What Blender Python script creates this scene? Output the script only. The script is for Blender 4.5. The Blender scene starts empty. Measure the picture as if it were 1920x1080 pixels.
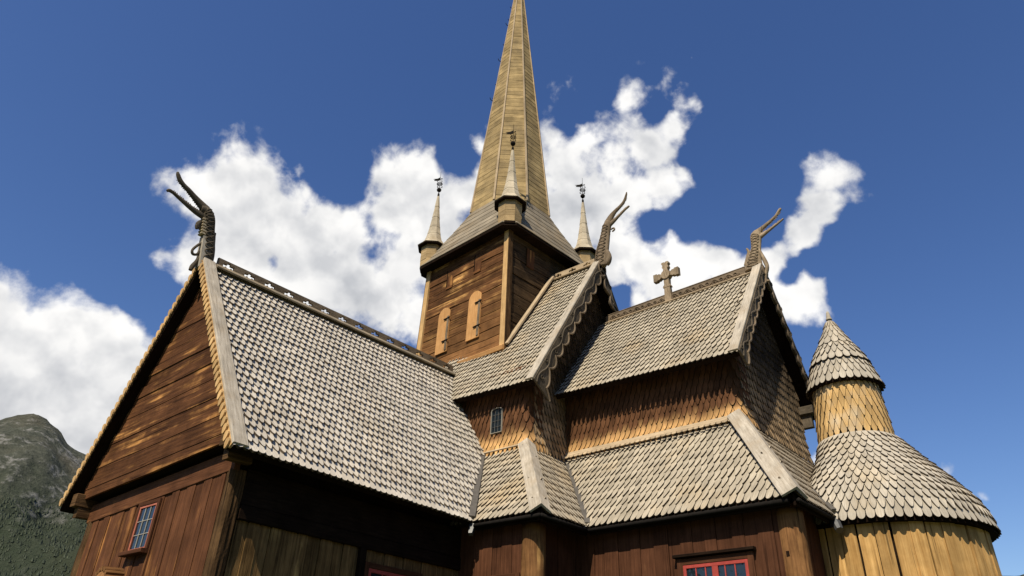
import bpy, math, random
import numpy as np
from mathutils import Vector, Matrix

R = random.Random(7)
rng = np.random.default_rng(7)
SC = bpy.context.scene
COL = SC.collection
ZO = 1.65                      # everything below is written with the eye height as z = 0
# ------------------------------------------------------------------ camera
cd = bpy.data.cameras.new('camera'); cam = bpy.data.objects.new('camera', cd); COL.objects.link(cam)
cd.sensor_width = 36; cd.lens = 36*1341.98/1920; cd.clip_start = .1; cd.clip_end = 20000
ya, pi_, ro = math.radians(40.723), math.radians(31.123), math.radians(2.152)
fw = Vector((-math.sin(ya)*math.cos(pi_), math.cos(ya)*math.cos(pi_), math.sin(pi_)))
r0 = Vector((math.cos(ya), math.sin(ya), 0)); u0 = r0.cross(fw)
rr = r0*math.cos(ro)+u0*math.sin(ro); uu = -r0*math.sin(ro)+u0*math.cos(ro)
M = Matrix((rr, uu, -fw)).transposed().to_4x4(); M.translation = (0, 0, ZO)
cam.matrix_world = M
SC.camera = cam
SC.view_settings.view_transform = 'Standard'; SC.view_settings.look = 'None'
SC.view_settings.gamma = 1; SC.view_settings.exposure = 0.2
# ------------------------------------------------------------------ sun
SUN = Vector((.28, -1, 1.3)).normalized()
sd = bpy.data.lights.new('sun', 'SUN'); sd.energy = 5.0; sd.angle = math.radians(.5); sd.color = (1, .91, .77)
so = bpy.data.objects.new('sun', sd); COL.objects.link(so)
so.rotation_euler = SUN.to_track_quat('Z', 'Y').to_euler(); so.location = (0, 0, 60)
# ------------------------------------------------------------------ node helpers
class NT:
    def __init__(s, tree): s.t = tree; s.n = tree.nodes; s.l = tree.links
    def node(s, typ, **kw):
        n = s.n.new(typ)
        for k, v in kw.items(): setattr(n, k, v)
        return n
    def set(s, n, i, v):
        if hasattr(v, 'is_output') or isinstance(v, bpy.types.NodeSocket): s.l.new(v, n.inputs[i])
        elif v is not None: n.inputs[i].default_value = v
    def math(s, op, a, b=None, c=None, clamp=False):
        n = s.node('ShaderNodeMath', operation=op, use_clamp=clamp)
        s.set(n, 0, a)
        if b is not None: s.set(n, 1, b)
        if c is not None: s.set(n, 2, c)
        return n.outputs[0]
    def vmath(s, op, a, b=None, out=0):
        n = s.node('ShaderNodeVectorMath', operation=op); s.set(n, 0, a)
        if b is not None: s.set(n, 1, b)
        return n.outputs[out]
    def noise(s, vec, scale, detail=3, rough=.55, dist=0., out=0):
        n = s.node('ShaderNodeTexNoise'); s.set(n, 'Vector', vec)
        n.inputs['Scale'].default_value = scale; n.inputs['Detail'].default_value = detail
        n.inputs['Roughness'].default_value = rough; n.inputs['Distortion'].default_value = dist
        return n.outputs[out]
    def ramp(s, v, lo, hi, a=0., b=1., smooth=False):
        n = s.node('ShaderNodeMapRange', interpolation_type='SMOOTHSTEP' if smooth else 'LINEAR'); s.set(n, 0, v)
        for i, x in zip((1, 2, 3, 4), (lo, hi, a, b)): s.set(n, i, x)
        return n.outputs[0]
    def mix(s, f, a, b, typ='MIX'):
        n = s.node('ShaderNodeMix', data_type='RGBA', blend_type=typ); s.set(n, 0, f)
        s.set(n, 6, a if not isinstance(a, tuple) else (*a, 1)[:4]); s.set(n, 7, b if not isinstance(b, tuple) else (*b, 1)[:4])
        return n.outputs[2]
    def mapping(s, vec, scale=(1, 1, 1), loc=(0, 0, 0)):
        n = s.node('ShaderNodeMapping'); s.set(n, 0, vec); n.inputs['Scale'].default_value = scale
        n.inputs['Location'].default_value = loc; return n.outputs[0]
# ------------------------------------------------------------------ sky with clouds (by world direction)
W = bpy.data.worlds.new('World'); SC.world = W; W.use_nodes = True
w = NT(W.node_tree); w.n.clear()
def pix(px, py):               # direction of a cloud seen at that spot of the sky
    v = fw*1341.98+rr*(px-960)-uu*(py-540); return v.normalized()
sky = w.node('ShaderNodeTexSky', sky_type='NISHITA', sun_disc=False)
sky.sun_elevation = math.asin(SUN.z); sky.sun_rotation = math.atan2(SUN.x, SUN.y)
sky.air_density = 1.0; sky.dust_density = .6; sky.ozone_density = 2.2
CLOUDS = [
 (100, 640, 110, 1.15), (0, 620, 110, 1.15), (200, 650, 90, 1.1), (60, 740, 150, 1.2), (180, 760, 120, 1.2),
 (240, 690, 95, .95), (230, 790, 90, .9), (30, 700, 160, 1.), (1575, 340, 34, .5), (1520, 420, 40, .6), (430, 340, 70, .7), (570, 350, 40, .4),  # px, py, radius px, strength
 (60, 680, 150, 1.), (-60, 680, 170, 1.), (180, 660, 90, .9), (-120, 760, 260, 1.), (120, 800, 90, .9), (270, 640, 55, .5), (30, 570, 60, .6),
 (400, 370, 90, .9), (470, 350, 90, 1.), (350, 350, 60, .6), (520, 420, 110, 1.), (450, 470, 120, 1.), (300, 475, 60, .75), (360, 480, 70, .8), (600, 440, 110, 1.), (650, 520, 120, 1.), (560, 520, 110, 1.),
 (720, 560, 90, 1.), (620, 560, 80, .8), (760, 500, 90, .9), (720, 470, 70, .8), (790, 590, 60, .9), (660, 440, 60, .9),
 (720, 330, 70, .8), (770, 350, 90, 1.), (820, 420, 110, 1.), (740, 400, 80, .9), (860, 380, 80, .9), (900, 280, 45, .55), (845, 290, 28, .4), (690, 300, 30, .5), (900, 330, 60, .6),
 (1050, 330, 90, .8), (1060, 420, 120, 1.), (1040, 260, 60, .6), (1110, 260, 70, .75), (1150, 290, 80, .8), (1210, 270, 75, .85), (1170, 175, 42, .75), (1120, 220, 45, .55), (1255, 240, 50, .7),
 (1295, 195, 26, .6), (1240, 350, 60, .85), (1180, 370, 70, .9), (1280, 330, 40, .7), (1130, 420, 90, 1.), (1150, 480, 70, 1.), (1190, 500, 65, .8), (1110, 370, 70, .9),
 (1300, 495, 80, 1.), (1360, 480, 75, 1.), (1240, 530, 75, 1.), (1420, 500, 80, .95), (1200, 560, 50, .8), (1380, 540, 90, .9), (1300, 560, 80, 1.),
 (1548, 330, 54, .95), (1535, 385, 58, 1.), (1505, 435, 50, .95), (1560, 365, 42, .75), (1490, 470, 30, .6),
 (1500, 555, 62, .95), (1540, 545, 36, .6), (1460, 560, 60, .9), (1565, 497, 20, .55), (1390, 310, 26, .30), (1380, 362, 20, .34),
 (1275, 190, 40, .45), (1240, 150, 46, .34), (1330, 330, 46, .36), (845, 285, 40, .5), (1420, 330, 40, .26), (1060, 180, 60, .30), (560, 330, 50, .34), (1600, 380, 36, .30), (1540, 590, 50, .5), (1780, 886, 26, .38), (1850, 930, 18, .3), (1540, 870, 50, .5), (1297, 105, 10, .4), (1195, 115, 26, .4), (1780, 800, 20, .22), (1625, 600, 18, .25),
]
tc = w.node('ShaderNodeTexCoord'); D = w.vmath('NORMALIZE', tc.outputs['Generated'])
warp = w.noise(D, 9, 3, .6, out=1)
Dw = w.vmath('ADD', D, w.vmath('MULTIPLY', w.vmath('SUBTRACT', warp, (.5, .5, .5)), (.022, .022, .022)))
acc = None
for px, py, rad, st in CLOUDS:
    c = pix(px, py); sc_ = 1341.98/math.sqrt(1341.98**2+(px-960)**2+(py-540)**2)
    dist = w.vmath('DISTANCE', Dw, tuple(c), out=1)
    v = w.math('MULTIPLY_ADD', dist, -st/(rad*1.36/1341.98*sc_), st)
    acc = v if acc is None else w.math('SMOOTH_MAX', acc, v, .12)
SHADE = [(110, 740, 120, .30), (-40, 780, 160, .36), (220, 750, 70, .2), (560, 500, 110, .22), (640, 540, 90, .2), (470, 460, 70, .18), (780, 470, 80, .2), (1080, 400, 90, .2), (1210, 290, 60, .2), (1530, 400, 60, .15)]
shd = None
for px, py, rad, st in SHADE:
    c = pix(px, py); sc_ = 1341.98/math.sqrt(1341.98**2+(px-960)**2+(py-540)**2)
    v = w.math('MULTIPLY_ADD', w.vmath('DISTANCE', Dw, tuple(c), out=1), -st/(rad*1.5/1341.98*sc_), st)
    shd = w.math('MAXIMUM', v, 0) if shd is None else w.math('SMOOTH_MAX', shd, v, .15)
fb = w.noise(Dw, 15, 8, .58)
fb2 = w.noise(D, 60, 5, .6)
HOLES = [(632, 320, 52, .9), (690, 430, 24, .35), (706, 470, 30, .38), (860, 300, 40, .5), (1305, 412, 44, .7), (1225, 425, 26, .5), (1385, 425, 60, 1.), (1440, 425, 30, .6), (1345, 285, 56, .9), (1480, 525, 22, .6), (1600, 470, 60, 1.), (1610, 540, 50, 1.),
 (285, 560, 46, .8), (215, 490, 60, 1.), (300, 600, 30, .5), (1130, 165, 40, .5), (1085, 200, 40, .35), (1230, 215, 26, .35), (1060, 235, 30, .4), (640, 350, 40, .6), (1165, 560, 22, .6), (250, 440, 50, .8), (1455, 345, 36, .6), (1600, 420, 34, .6), (1420, 380, 45, .7), (1535, 492, 30, .6), (1490, 505, 18, .5), (470, 470, 20, .35), (510, 490, 16, .3), (880, 410, 24, .3)]
hol = None
for px, py, rad, st in HOLES:
    c = pix(px, py); sc_ = 1341.98/math.sqrt(1341.98**2+(px-960)**2+(py-540)**2)
    v = w.math('MULTIPLY_ADD', w.vmath('DISTANCE', Dw, tuple(c), out=1), -st/(rad*1.35/1341.98*sc_), st)
    hol = w.math('MAXIMUM', v, 0) if hol is None else w.math('MAXIMUM', v, hol)
acc = w.math('MULTIPLY_ADD', hol, -1.1, acc)
den = w.math('ADD', w.math('MULTIPLY_ADD', w.math('SUBTRACT', fb, .5), 1.0, acc), w.math('MULTIPLY', w.math('SUBTRACT', fb2, .5), .30))
alpha = w.ramp(den, .23, .62, 0, 1, True)
fs = w.noise(Dw, 13, 4, .5)
Ds = w.vmath('ADD', Dw, tuple((uu*.7+rr*.3)*.028))
fbs = w.noise(Ds, 13, 4, .5)
lit = w.ramp(w.math('SUBTRACT', fs, fbs), -.16, .10)
low = w.ramp(w.noise(D, 7, 3, .5), .40, .60)
bright = w.math('ADD', w.math('MULTIPLY', lit, .22), w.math('MULTIPLY_ADD', low, .08, .71))
bright = w.math('SUBTRACT', bright, w.math('MULTIPLY', shd, w.ramp(w.noise(Dw, 8, 4, .5), .3, .6, .35, 1.1)))
cl = w.mix(w.ramp(bright, .40, .90), (.60, .64, .72), (1.0, .99, .975))
clv = w.vmath('SCALE', cl); w.l.new(w.math('MULTIPLY_ADD', bright, 6.6, 2.0), clv.node.inputs['Scale'])
hs = w.node('ShaderNodeHueSaturation'); hs.inputs['Hue'].default_value = .512; hs.inputs['Saturation'].default_value = 1.22; hs.inputs['Value'].default_value = 1.
w.l.new(sky.outputs[0], hs.inputs['Color'])
skyc = w.mix(alpha, hs.outputs[0], clv)
bg = w.node('ShaderNodeBackground'); w.l.new(skyc, bg.inputs[0]); bg.inputs[1].default_value = .108
wo = w.node('ShaderNodeOutputWorld'); w.l.new(bg.outputs[0], wo.inputs[0])
# ------------------------------------------------------------------ materials
MATS = {}
def newmat(name):
    m = bpy.data.materials.new(name); m.use_nodes = True; t = NT(m.node_tree); t.n.clear()
    o = t.node('ShaderNodeOutputMaterial'); p = t.node('ShaderNodeBsdfPrincipled'); t.l.new(p.outputs[0], o.inputs[0])
    MATS[name] = m; return t, p
def wood(name, lo, hi, isl=.3, grain=38, stretch=1.6, streak=None, streak_amt=.0, rough=.8, bump=.35, blotch=.25, band=None, spec=.06, pits=0., tint=None, cracks=.0):
    """lo/hi: grain colours; streak: colour of worn streaks along the grain; band: (z0, z1, colour) bleached below z0"""
    t, p = newmat(name)
    uv = t.node('ShaderNodeUVMap').outputs[0]; geo = t.node('ShaderNodeNewGeometry'); pos = geo.outputs['Position']
    isl_r = geo.outputs['Random Per Island']
    g = t.noise(t.mapping(uv, (stretch, grain, 1)), 1.0, 5, .62, .3)
    g2 = t.noise(t.mapping(uv, (stretch*3, grain*2.7, 1)), 1.0, 3, .6)
    gg = t.math('ADD', t.math('MULTIPLY', g, .65), t.math('MULTIPLY', g2, .35))
    col = t.mix(t.ramp(gg, .34, .66), lo, hi)
    if streak:
        blo = t.noise(pos, .75, 4, .6)
        sm = t.noise(t.mapping(uv, (stretch*.35, grain*.28, 1), (3, 7, 0)), 1.0, 5, .65)
        f = t.ramp(t.math('ADD', t.math('MULTIPLY', blo, .55), t.math('MULTIPLY', sm, .75)), .78-streak_amt, .98-streak_amt, 0, 1, True)
        col = t.mix(t.math('MULTIPLY', f, t.ramp(g, .25, .6, .45, 1.)), col, streak)
    if band:
        z0, z1, bc = band
        z = t.node('ShaderNodeSeparateXYZ'); t.l.new(pos, z.inputs[0])
        zz = t.math('ADD', z.outputs[2], t.math('MULTIPLY', t.math('SUBTRACT', t.noise(pos, 1.1, 3), .5), .55))
        zz = t.math('ADD', zz, t.math('MULTIPLY', t.math('SUBTRACT', isl_r, .5), .22))
        f = t.ramp(zz, z0+ZO, z1+ZO, 1, 0, True)
        col = t.mix(t.math('MULTIPLY', f, t.ramp(g, .25, .6, .72, 1.)), col, bc)
    if tint:
        f = t.ramp(t.noise(pos, tint[1], 4, .6), .5, .72, 0, tint[2]); col = t.mix(f, col, tint[0])
    if cracks:
        ck = t.ramp(t.noise(t.mapping(uv, (stretch*.5, grain*.9, 1), (11, 5, 0)), 1.0, 4, .6, .6), .33, .41, 1-cracks, 1)
        sc0 = t.vmath('SCALE', col); t.l.new(ck, sc0.node.inputs['Scale']); col = sc0
    iv = t.ramp(isl_r, 0, 1, 1-isl, 1+isl*.75)
    bl = t.ramp(t.noise(pos, 1.7, 4, .6), .3, .7, 1-blotch, 1+blotch)
    sc = t.vmath('SCALE', col); t.l.new(t.math('MULTIPLY', iv, bl), sc.node.inputs['Scale'])
    colr = sc
    if pits:
        kn = t.ramp(t.noise(t.mapping(uv, (9, 22, 1)), 1.0, 2, .5), .70, .78, 0, pits)
        colr = t.mix(kn, sc, (.03, .018, .01))
    t.l.new(colr, p.inputs['Base Color'])
    p.inputs['Roughness'].default_value = rough; p.inputs['Specular IOR Level'].default_value = spec
    b = t.node('ShaderNodeBump'); b.inputs['Strength'].default_value = bump; b.inputs['Distance'].default_value = .02
    t.l.new(gg, b.inputs['Height']); t.l.new(b.outputs[0], p.inputs['Normal'])
    return MATS[name]
wood('silver_shingle', (.34, .305, .245), (.54, .49, .405), isl=.12, grain=40, pits=.25, blotch=.14, tint=((.37, .29, .18), .5, .35))
wood('tan_shingle', (.26, .22, .15), (.46, .40, .30), isl=.14, grain=40, pits=.25, blotch=.16, tint=((.40, .27, .12), .6, .45))
wood('apse_shingle', (.30, .26, .195), (.48, .43, .34), isl=.14, grain=40, pits=.25, blotch=.14, tint=((.42, .31, .16), .8, .35))
wood('shingle_edge', (.020, .014, .009), (.07, .052, .034), isl=.3, grain=30, blotch=.2, spec=.03)  # right-hand faces: dark end grain, with the shadow line painted in as near-black
wood('pale_shingle_edge', (.055, .042, .028), (.15, .115, .078), isl=.3, grain=30, blotch=.2, spec=.03)  # left-hand faces: same end grain, painted lighter as the sunward side
wood('silver_board', (.29, .245, .18), (.50, .445, .35), isl=.12, grain=22, pits=.6, blotch=.2, tint=((.30, .21, .11), .9, .55), cracks=.4)
wood('tan_board', (.30, .22, .13), (.50, .39, .25), isl=.2, grain=26, pits=.3, blotch=.2)
wood('carved_wood', (.10, .073, .045), (.25, .19, .125), isl=.15, grain=30, stretch=4, blotch=.35, bump=.5)
wood('dark_carved_wood', (.055, .045, .03), (.14, .112, .078), isl=.1, grain=30, stretch=4, blotch=.35, bump=.5)
wood('pale_carved_wood', (.33, .26, .16), (.55, .45, .30), isl=.1, grain=30, stretch=4, blotch=.3, bump=.5)
wood('orange_wood', (.40, .23, .085), (.66, .44, .20), isl=.22, grain=24, blotch=.2, pits=.3)
wood('shutter_wood', (.42, .20, .065), (.62, .35, .14), isl=.1, grain=24, blotch=.15, pits=.3)
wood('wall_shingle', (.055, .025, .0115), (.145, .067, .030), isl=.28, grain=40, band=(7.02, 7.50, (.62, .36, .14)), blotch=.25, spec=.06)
wood('tar_shingle', (.018, .011, .006), (.085, .055, .03), isl=.5, grain=34, blotch=.3, bump=.6, band=(7.7, 9.6, (.36, .25, .135)))  # tarred top, with the gable's shade painted into its dark colour; bleached lower down
wood('gable_board', (.052, .0215, .0095), (.135, .058, .0225), isl=.3, grain=18, stretch=.8, streak=(.56, .27, .08), streak_amt=.115, blotch=.32, rough=.75, spec=.06, bump=.6, cracks=.6, pits=.3)
wood('plank', (.066, .0275, .0125), (.142, .059, .026), isl=.24, grain=18, stretch=.8, streak=(.42, .19, .055), streak_amt=.09, blotch=.28, rough=.72, spec=.06, bump=.5, cracks=.5, pits=.3)
wood('lower_plank', (.052, .0215, .0105), (.108, .045, .022), isl=.2, grain=18, stretch=.8, streak=(.24, .115, .05), streak_amt=-.03, blotch=.25, rough=.7, spec=.05, cracks=.45, pits=.3)
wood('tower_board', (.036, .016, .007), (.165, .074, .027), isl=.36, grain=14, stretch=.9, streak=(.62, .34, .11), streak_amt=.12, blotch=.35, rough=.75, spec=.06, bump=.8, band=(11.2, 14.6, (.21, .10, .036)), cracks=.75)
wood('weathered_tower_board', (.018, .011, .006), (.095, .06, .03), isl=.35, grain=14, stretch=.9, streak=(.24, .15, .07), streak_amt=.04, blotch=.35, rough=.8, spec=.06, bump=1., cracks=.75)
wood('spirelet_board', (.34, .28, .19), (.54, .47, .34), isl=.14, grain=24, blotch=.25, tint=((.24, .18, .10), 1.6, .6))
wood('shaded_side_plank', (.05, .028, .011), (.24, .142, .053), isl=.25, grain=14, stretch=.7, streak=(.56, .35, .12), streak_amt=.07, blotch=.3, bump=1.0, spec=.03, cracks=.5)
wood('worn_board', (.09, .036, .013), (.22, .095, .033), isl=.2, grain=14, cracks=.6, blotch=.4)
wood('dragon_wood', (.16, .115, .07), (.40, .31, .20), isl=.1, grain=26, stretch=3, blotch=.35, bump=.6, cracks=.5)
wood('log_post', (.030, .0165, .008), (.135, .076, .032), isl=.1, grain=14, stretch=.8, streak=(.36, .21, .08), streak_amt=.03, blotch=.4, bump=1.2, cracks=.6)
wood('golden_post', (.08, .036, .015), (.25, .125, .046), isl=.1, grain=12, stretch=.8, streak=(.50, .29, .10), streak_amt=.07, blotch=.4, bump=.9, cracks=.6)
wood('golden_plank', (.40, .215, .064), (.68, .42, .155), isl=.3, grain=14, stretch=.6, streak=(.24, .105, .03), streak_amt=.03, blotch=.24, pits=.4, cracks=.6, spec=.06)
wood('drum_shingle', (.40, .235, .085), (.64, .43, .18), isl=.2, grain=34, blotch=.2, tint=((.46, .40, .29), 1.3, .8))
wood('spire_board', (.225, .155, .068), (.435, .32, .15), isl=.2, grain=22, stretch=1., blotch=.3, pits=.25, tint=((.13, .10, .06), 1.2, .5), cracks=.4)
wood('skirt_board', (.16, .132, .09), (.30, .255, .185), isl=.14, grain=22, stretch=1., blotch=.25, pits=.3, cracks=.4, tint=((.27, .185, .09), .8, .55))
wood('turret_board', (.26, .18, .085), (.46, .33, .17), isl=.25, grain=24, stretch=1.4, blotch=.25, pits=.3)
wood('dark_wood', (.008, .005, .0035), (.022, .013, .008), isl=.2, grain=20, blotch=.3, spec=.02)
def plain(name, c, rough=.5, metal=0., spec=.4, var=.2, sc=8):
    t, p = newmat(name); pos = t.node('ShaderNodeNewGeometry').outputs['Position']
    f = t.ramp(t.noise(pos, sc, 4), .3, .7, 1-var, 1+var)
    s = t.vmath('SCALE', c); t.l.new(f, s.node.inputs['Scale']); t.l.new(s, p.inputs['Base Color'])
    p.inputs['Roughness'].default_value = rough; p.inputs['Metallic'].default_value = metal; p.inputs['Specular IOR Level'].default_value = spec
    return MATS[name]
plain('black_iron', (.014, .012, .010), .9, .0, .06)
plain('grey_metal', (.10, .10, .095), .45, .6)
plain('lead_sheet', (.13, .125, .11), .6, .3)
plain('valley_sheet', (.085, .075, .06), .7, .0)
plain('red_paint', (.36, .052, .035), .5, 0, .4, .18)
plain('salmon_paint', (.42, .13, .07), .5, 0, .4, .18)
plain('pale_paint', (.36, .33, .26), .5, 0, .4, .15)
t, p = newmat('window_glass'); p.inputs['Base Color'].default_value = (.012, .02, .026, 1); p.inputs['Roughness'].default_value = .06; p.inputs['Specular IOR Level'].default_value = .7
nb = t.noise(t.node('ShaderNodeNewGeometry').outputs['Position'], 5, 2); b = t.node('ShaderNodeBump'); b.inputs['Strength'].default_value = .12; b.inputs['Distance'].default_value = .05
t.l.new(nb, b.inputs['Height']); t.l.new(b.outputs[0], p.inputs['Normal'])
# ground
t, p = newmat('grass'); pos = t.node('ShaderNodeNewGeometry').outputs['Position']
c = t.mix(t.ramp(t.noise(pos, 30, 5, .7), .3, .7), (.020, .038, .010), (.05, .075, .022))
c = t.mix(t.ramp(t.noise(pos, .35, 4), .5, .7), c, (.10, .10, .045)); t.l.new(c, p.inputs['Base Color']); p.inputs['Roughness'].default_value = .9
# mountain
t, p = newmat('mountain_slope'); geo = t.node('ShaderNodeNewGeometry'); pos = geo.outputs['Position']
z = t.node('ShaderNodeSeparateXYZ'); t.l.new(pos, z.inputs[0])
n1 = t.noise(pos, .010, 8, .65); n2 = t.noise(pos, .05, 6, .7); n3 = t.noise(pos, .0045, 5, .6)
c = t.mix(t.ramp(n2, .35, .65), (.045, .050, .036), (.102, .104, .078))
c = t.mix(t.ramp(t.math('ADD', n1, t.math('MULTIPLY', n2, .5)), .80, .92), c, (.25, .24, .215))
c = t.mix(t.ramp(n3, .48, .66, 0, .7), c, (.085, .075, .05))
forest = t.ramp(t.math('ADD', z.outputs[2], t.math('MULTIPLY', t.math('SUBTRACT', n1, .5), 420)), 330, 520, 1, 0)
c = t.mix(t.math('MULTIPLY', forest, .7), c, (.028, .040, .021)); t.l.new(c, p.inputs['Base Color'])
p.inputs['Roughness'].default_value = .95; p.inputs['Specular IOR Level'].default_value = .05
b = t.node('ShaderNodeBump'); b.inputs['Strength'].default_value = 1.; b.inputs['Distance'].default_value = 14
t.l.new(t.math('ADD', n1, n2), b.inputs['Height']); t.l.new(b.outputs[0], p.inputs['Normal'])
t, p = newmat('conifer'); geo = t.node('ShaderNodeNewGeometry')
c = t.mix(geo.outputs['Random Per Island'], (.026, .036, .019), (.055, .066, .036)); t.l.new(c, p.inputs['Base Color']); p.inputs['Roughness'].default_value = .95
# ------------------------------------------------------------------ mesh builder
ROOT = None
class MB:
    def __init__(s): s.v = []; s.f = []; s.uv = []; s.n = 0; s.edge = set(); s.edge2 = set()
    def add(s, verts, faces, uvs):
        o = s.n; s.v.append(np.asarray(verts, float).reshape(-1, 3)); s.n += len(s.v[-1])
        for f, q in zip(faces, uvs): s.f.append([i+o for i in f]); s.uv.append(q)
    def prism(s, poly, depth_vec, along=None):
        """poly: planar 3-D outline, extruded by depth_vec; along = grain direction"""
        P = np.asarray(poly, float); dv = np.asarray(depth_vec, float); k = len(P)
        V = np.vstack([P, P+dv])
        nrm = np.cross(P[1]-P[0], P[2]-P[1])
        # newell normal
        nrm = sum(np.cross(P[i], P[(i+1) % k]) for i in range(k))
        F = [list(range(k)), [k+i for i in reversed(range(k))]]
        for i in range(k): F.append([i, k+i, k+(i+1) % k, (i+1) % k])
        if np.dot(nrm, dv) > 0: F = [f[::-1] for f in F]
        if along is None: along = P[1]-P[0]
        s._uvadd(V, F, np.asarray(along, float))
    def _uvadd(s, V, F, a):
        a = a/np.linalg.norm(a); b = np.cross(a, (0, 0, 1.))
        if np.linalg.norm(b) < .2: b = np.cross(a, (0, 1., 0))
        b = b/np.linalg.norm(b); c = np.cross(a, b); o1, o2 = R.uniform(0, 50), R.uniform(0, 50)
        A = V@a+o1; B = V@b; Cc = V@c
        U = []
        for f in F:
            bb = [B[i] for i in f]; cc = [Cc[i] for i in f]
            q = B if max(bb)-min(bb) >= max(cc)-min(cc) else Cc
            U.append([(A[i], q[i]+o2) for i in f])
        s.add(V, F, U)
    def beam(s, p0, p1, up, wd, th, off=(0, 0), taper=0.):
        """box from p0 to p1; up = direction of thickness th; wd across"""
        p0 = np.asarray(p0, float); p1 = np.asarray(p1, float); a = p1-p0; L = np.linalg.norm(a); a = a/L
        upv = np.asarray(up, float); upv = upv-a*np.dot(upv, a); upv /= np.linalg.norm(upv); sd = np.cross(a, upv)
        c = sd*off[0]+upv*off[1]; e = min(.012, wd*.18, th*.18)
        prof = [(-wd/2+e, -th/2), (wd/2-e, -th/2), (wd/2, -th/2+e), (wd/2, th/2-e), (wd/2-e, th/2), (-wd/2+e, th/2), (-wd/2, th/2-e), (-wd/2, -th/2+e)]
        A = [p0+c+sd*x+upv*y for x, y in prof]; B = [p1+c+sd*x*(1-taper)+upv*y*(1-taper) for x, y in prof]
        k = 8; F = [list(range(k)), [k+i for i in reversed(range(k))]]+[[i, k+i, k+(i+1) % k, (i+1) % k] for i in range(k)]
        F = [f[::-1] for f in F]
        if np.dot(np.cross(sd, upv), a) < 0: F = [f[::-1] for f in F]
        s._uvadd(np.array(A+B), F, a)
    def box(s, lo, hi, axis=0):
        lo = np.array(lo, float); hi = np.array(hi, float); c = (lo+hi)/2; d = hi-lo
        ax = np.eye(3)[axis]; oth = [i for i in range(3) if i != axis]
        s.beam(c-ax*d[axis]/2, c+ax*d[axis]/2, np.eye(3)[oth[1]], d[oth[0]], d[oth[1]])
    def tube(s, path, rad, sides=8, ry=None, lat=None, cap=True):
        """rad per point; ry = radius along the fixed lateral direction lat (elliptic section)"""
        P = np.asarray(path, float); n = len(P); rad = np.broadcast_to(np.asarray(rad, float), (n,))
        ryv = rad if ry is None else np.broadcast_to(np.asarray(ry, float), (n,))
        T = np.gradient(P, axis=0); T /= np.linalg.norm(T, axis=1)[:, None]+1e-9
        if lat is None:
            l0 = np.array((0, 0, 1.)) if abs(T[:, 2]).max() < .9 else np.array((.31, .95, .05))
        else: l0 = np.asarray(lat, float)
        V = []; Uv = []; arc = np.r_[0, np.cumsum(np.linalg.norm(np.diff(P, axis=0), axis=1))]
        for i in range(n):
            l = l0-T[i]*np.dot(l0, T[i]); l /= np.linalg.norm(l)+1e-9; m = np.cross(T[i], l)
            for k in range(sides):
                a = 2*math.pi*k/sides; V.append(P[i]+m*rad[i]*math.cos(a)+l*ryv[i]*math.sin(a)); Uv.append((arc[i], k/sides*max(rad[i], .02)*6))
        F = []
        for i in range(n-1):
            for k in range(sides): F.append([i*sides+k, i*sides+(k+1) % sides, (i+1)*sides+(k+1) % sides, (i+1)*sides+k])
        if cap: F.append([k for k in reversed(range(sides))]); F.append([(n-1)*sides+k for k in range(sides)])
        o = R.uniform(0, 40); s.add(V, F, [[(Uv[i][0]+o, Uv[i][1]) for i in f] for f in F])
    def lathe(s, c, prof, sides=24, a0=0.):
        """prof: (radius, z) from bottom to top round the vertical through c"""
        V = []; n = len(prof)
        for r_, z_ in prof:
            for k in range(sides):
                a = a0+2*math.pi*k/sides; V.append((c[0]+r_*math.cos(a), c[1]+r_*math.sin(a), z_))
        F = []; U = []; o = R.uniform(0, 40)
        for i in range(n-1):
            for k in range(sides):
                F.append([i*sides+k, i*sides+(k+1) % sides, (i+1)*sides+(k+1) % sides, (i+1)*sides+k])
                w_ = prof[i][0]*6.28/sides
                U.append([(prof[i][1]+o, k*w_), (prof[i][1]+o, (k+1)*w_), (prof[i+1][1]+o, (k+1)*w_), (prof[i+1][1]+o, k*w_)])
        F.append(list(reversed(range(sides)))); U.append([(0, 0)]*sides)
        F.append([(n-1)*sides+k for k in range(sides)]); U.append([(0, 0)]*sides)
        s.add(V, F, U)
    def build(s, name, mat, parent=None, smooth=False, label=None):
        me = bpy.data.meshes.new(name); V = np.vstack(s.v).copy(); V[:, 2] += ZO
        me.from_pydata(V.tolist(), [], s.f); ul = me.uv_layers.new(name='UVMap')
        flat = np.array([c for q in s.uv for c in q], dtype=np.float32).ravel()
        ul.data.foreach_set('uv', flat)
        me.materials.append(MATS[mat])
        if s.edge:
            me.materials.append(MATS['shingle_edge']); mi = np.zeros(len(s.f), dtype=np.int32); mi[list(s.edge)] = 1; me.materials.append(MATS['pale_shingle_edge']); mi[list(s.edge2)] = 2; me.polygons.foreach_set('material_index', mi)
        if smooth: me.polygons.foreach_set('use_smooth', [True]*len(me.polygons))
        me.update()
        o = bpy.data.objects.new(name, me); COL.objects.link(o)
        if parent is not None:
            o.parent = parent
            if parent is ROOT: o.location = -ROOT.location
        if label: o['label'] = label
        return o
def rotz(c, a):
    ca, sa = math.cos(a), math.sin(a)
    def f(P):
        P = np.asarray(P, float); Q = P.copy(); x = P[..., 0]-c[0]; y = P[..., 1]-c[1]
        Q[..., 0] = c[0]+x*ca-y*sa; Q[..., 1] = c[1]+x*sa+y*ca; return Q
    return f
ident = lambda P: np.asarray(P, float)
class MBT(MB):                 # a builder whose vertices pass through a transform
    def __init__(s, tf): super().__init__(); s.tf = tf
    def add(s, verts, faces, uvs): super().add(s.tf(np.asarray(verts, float).reshape(-1, 3)), faces, uvs)
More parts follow.
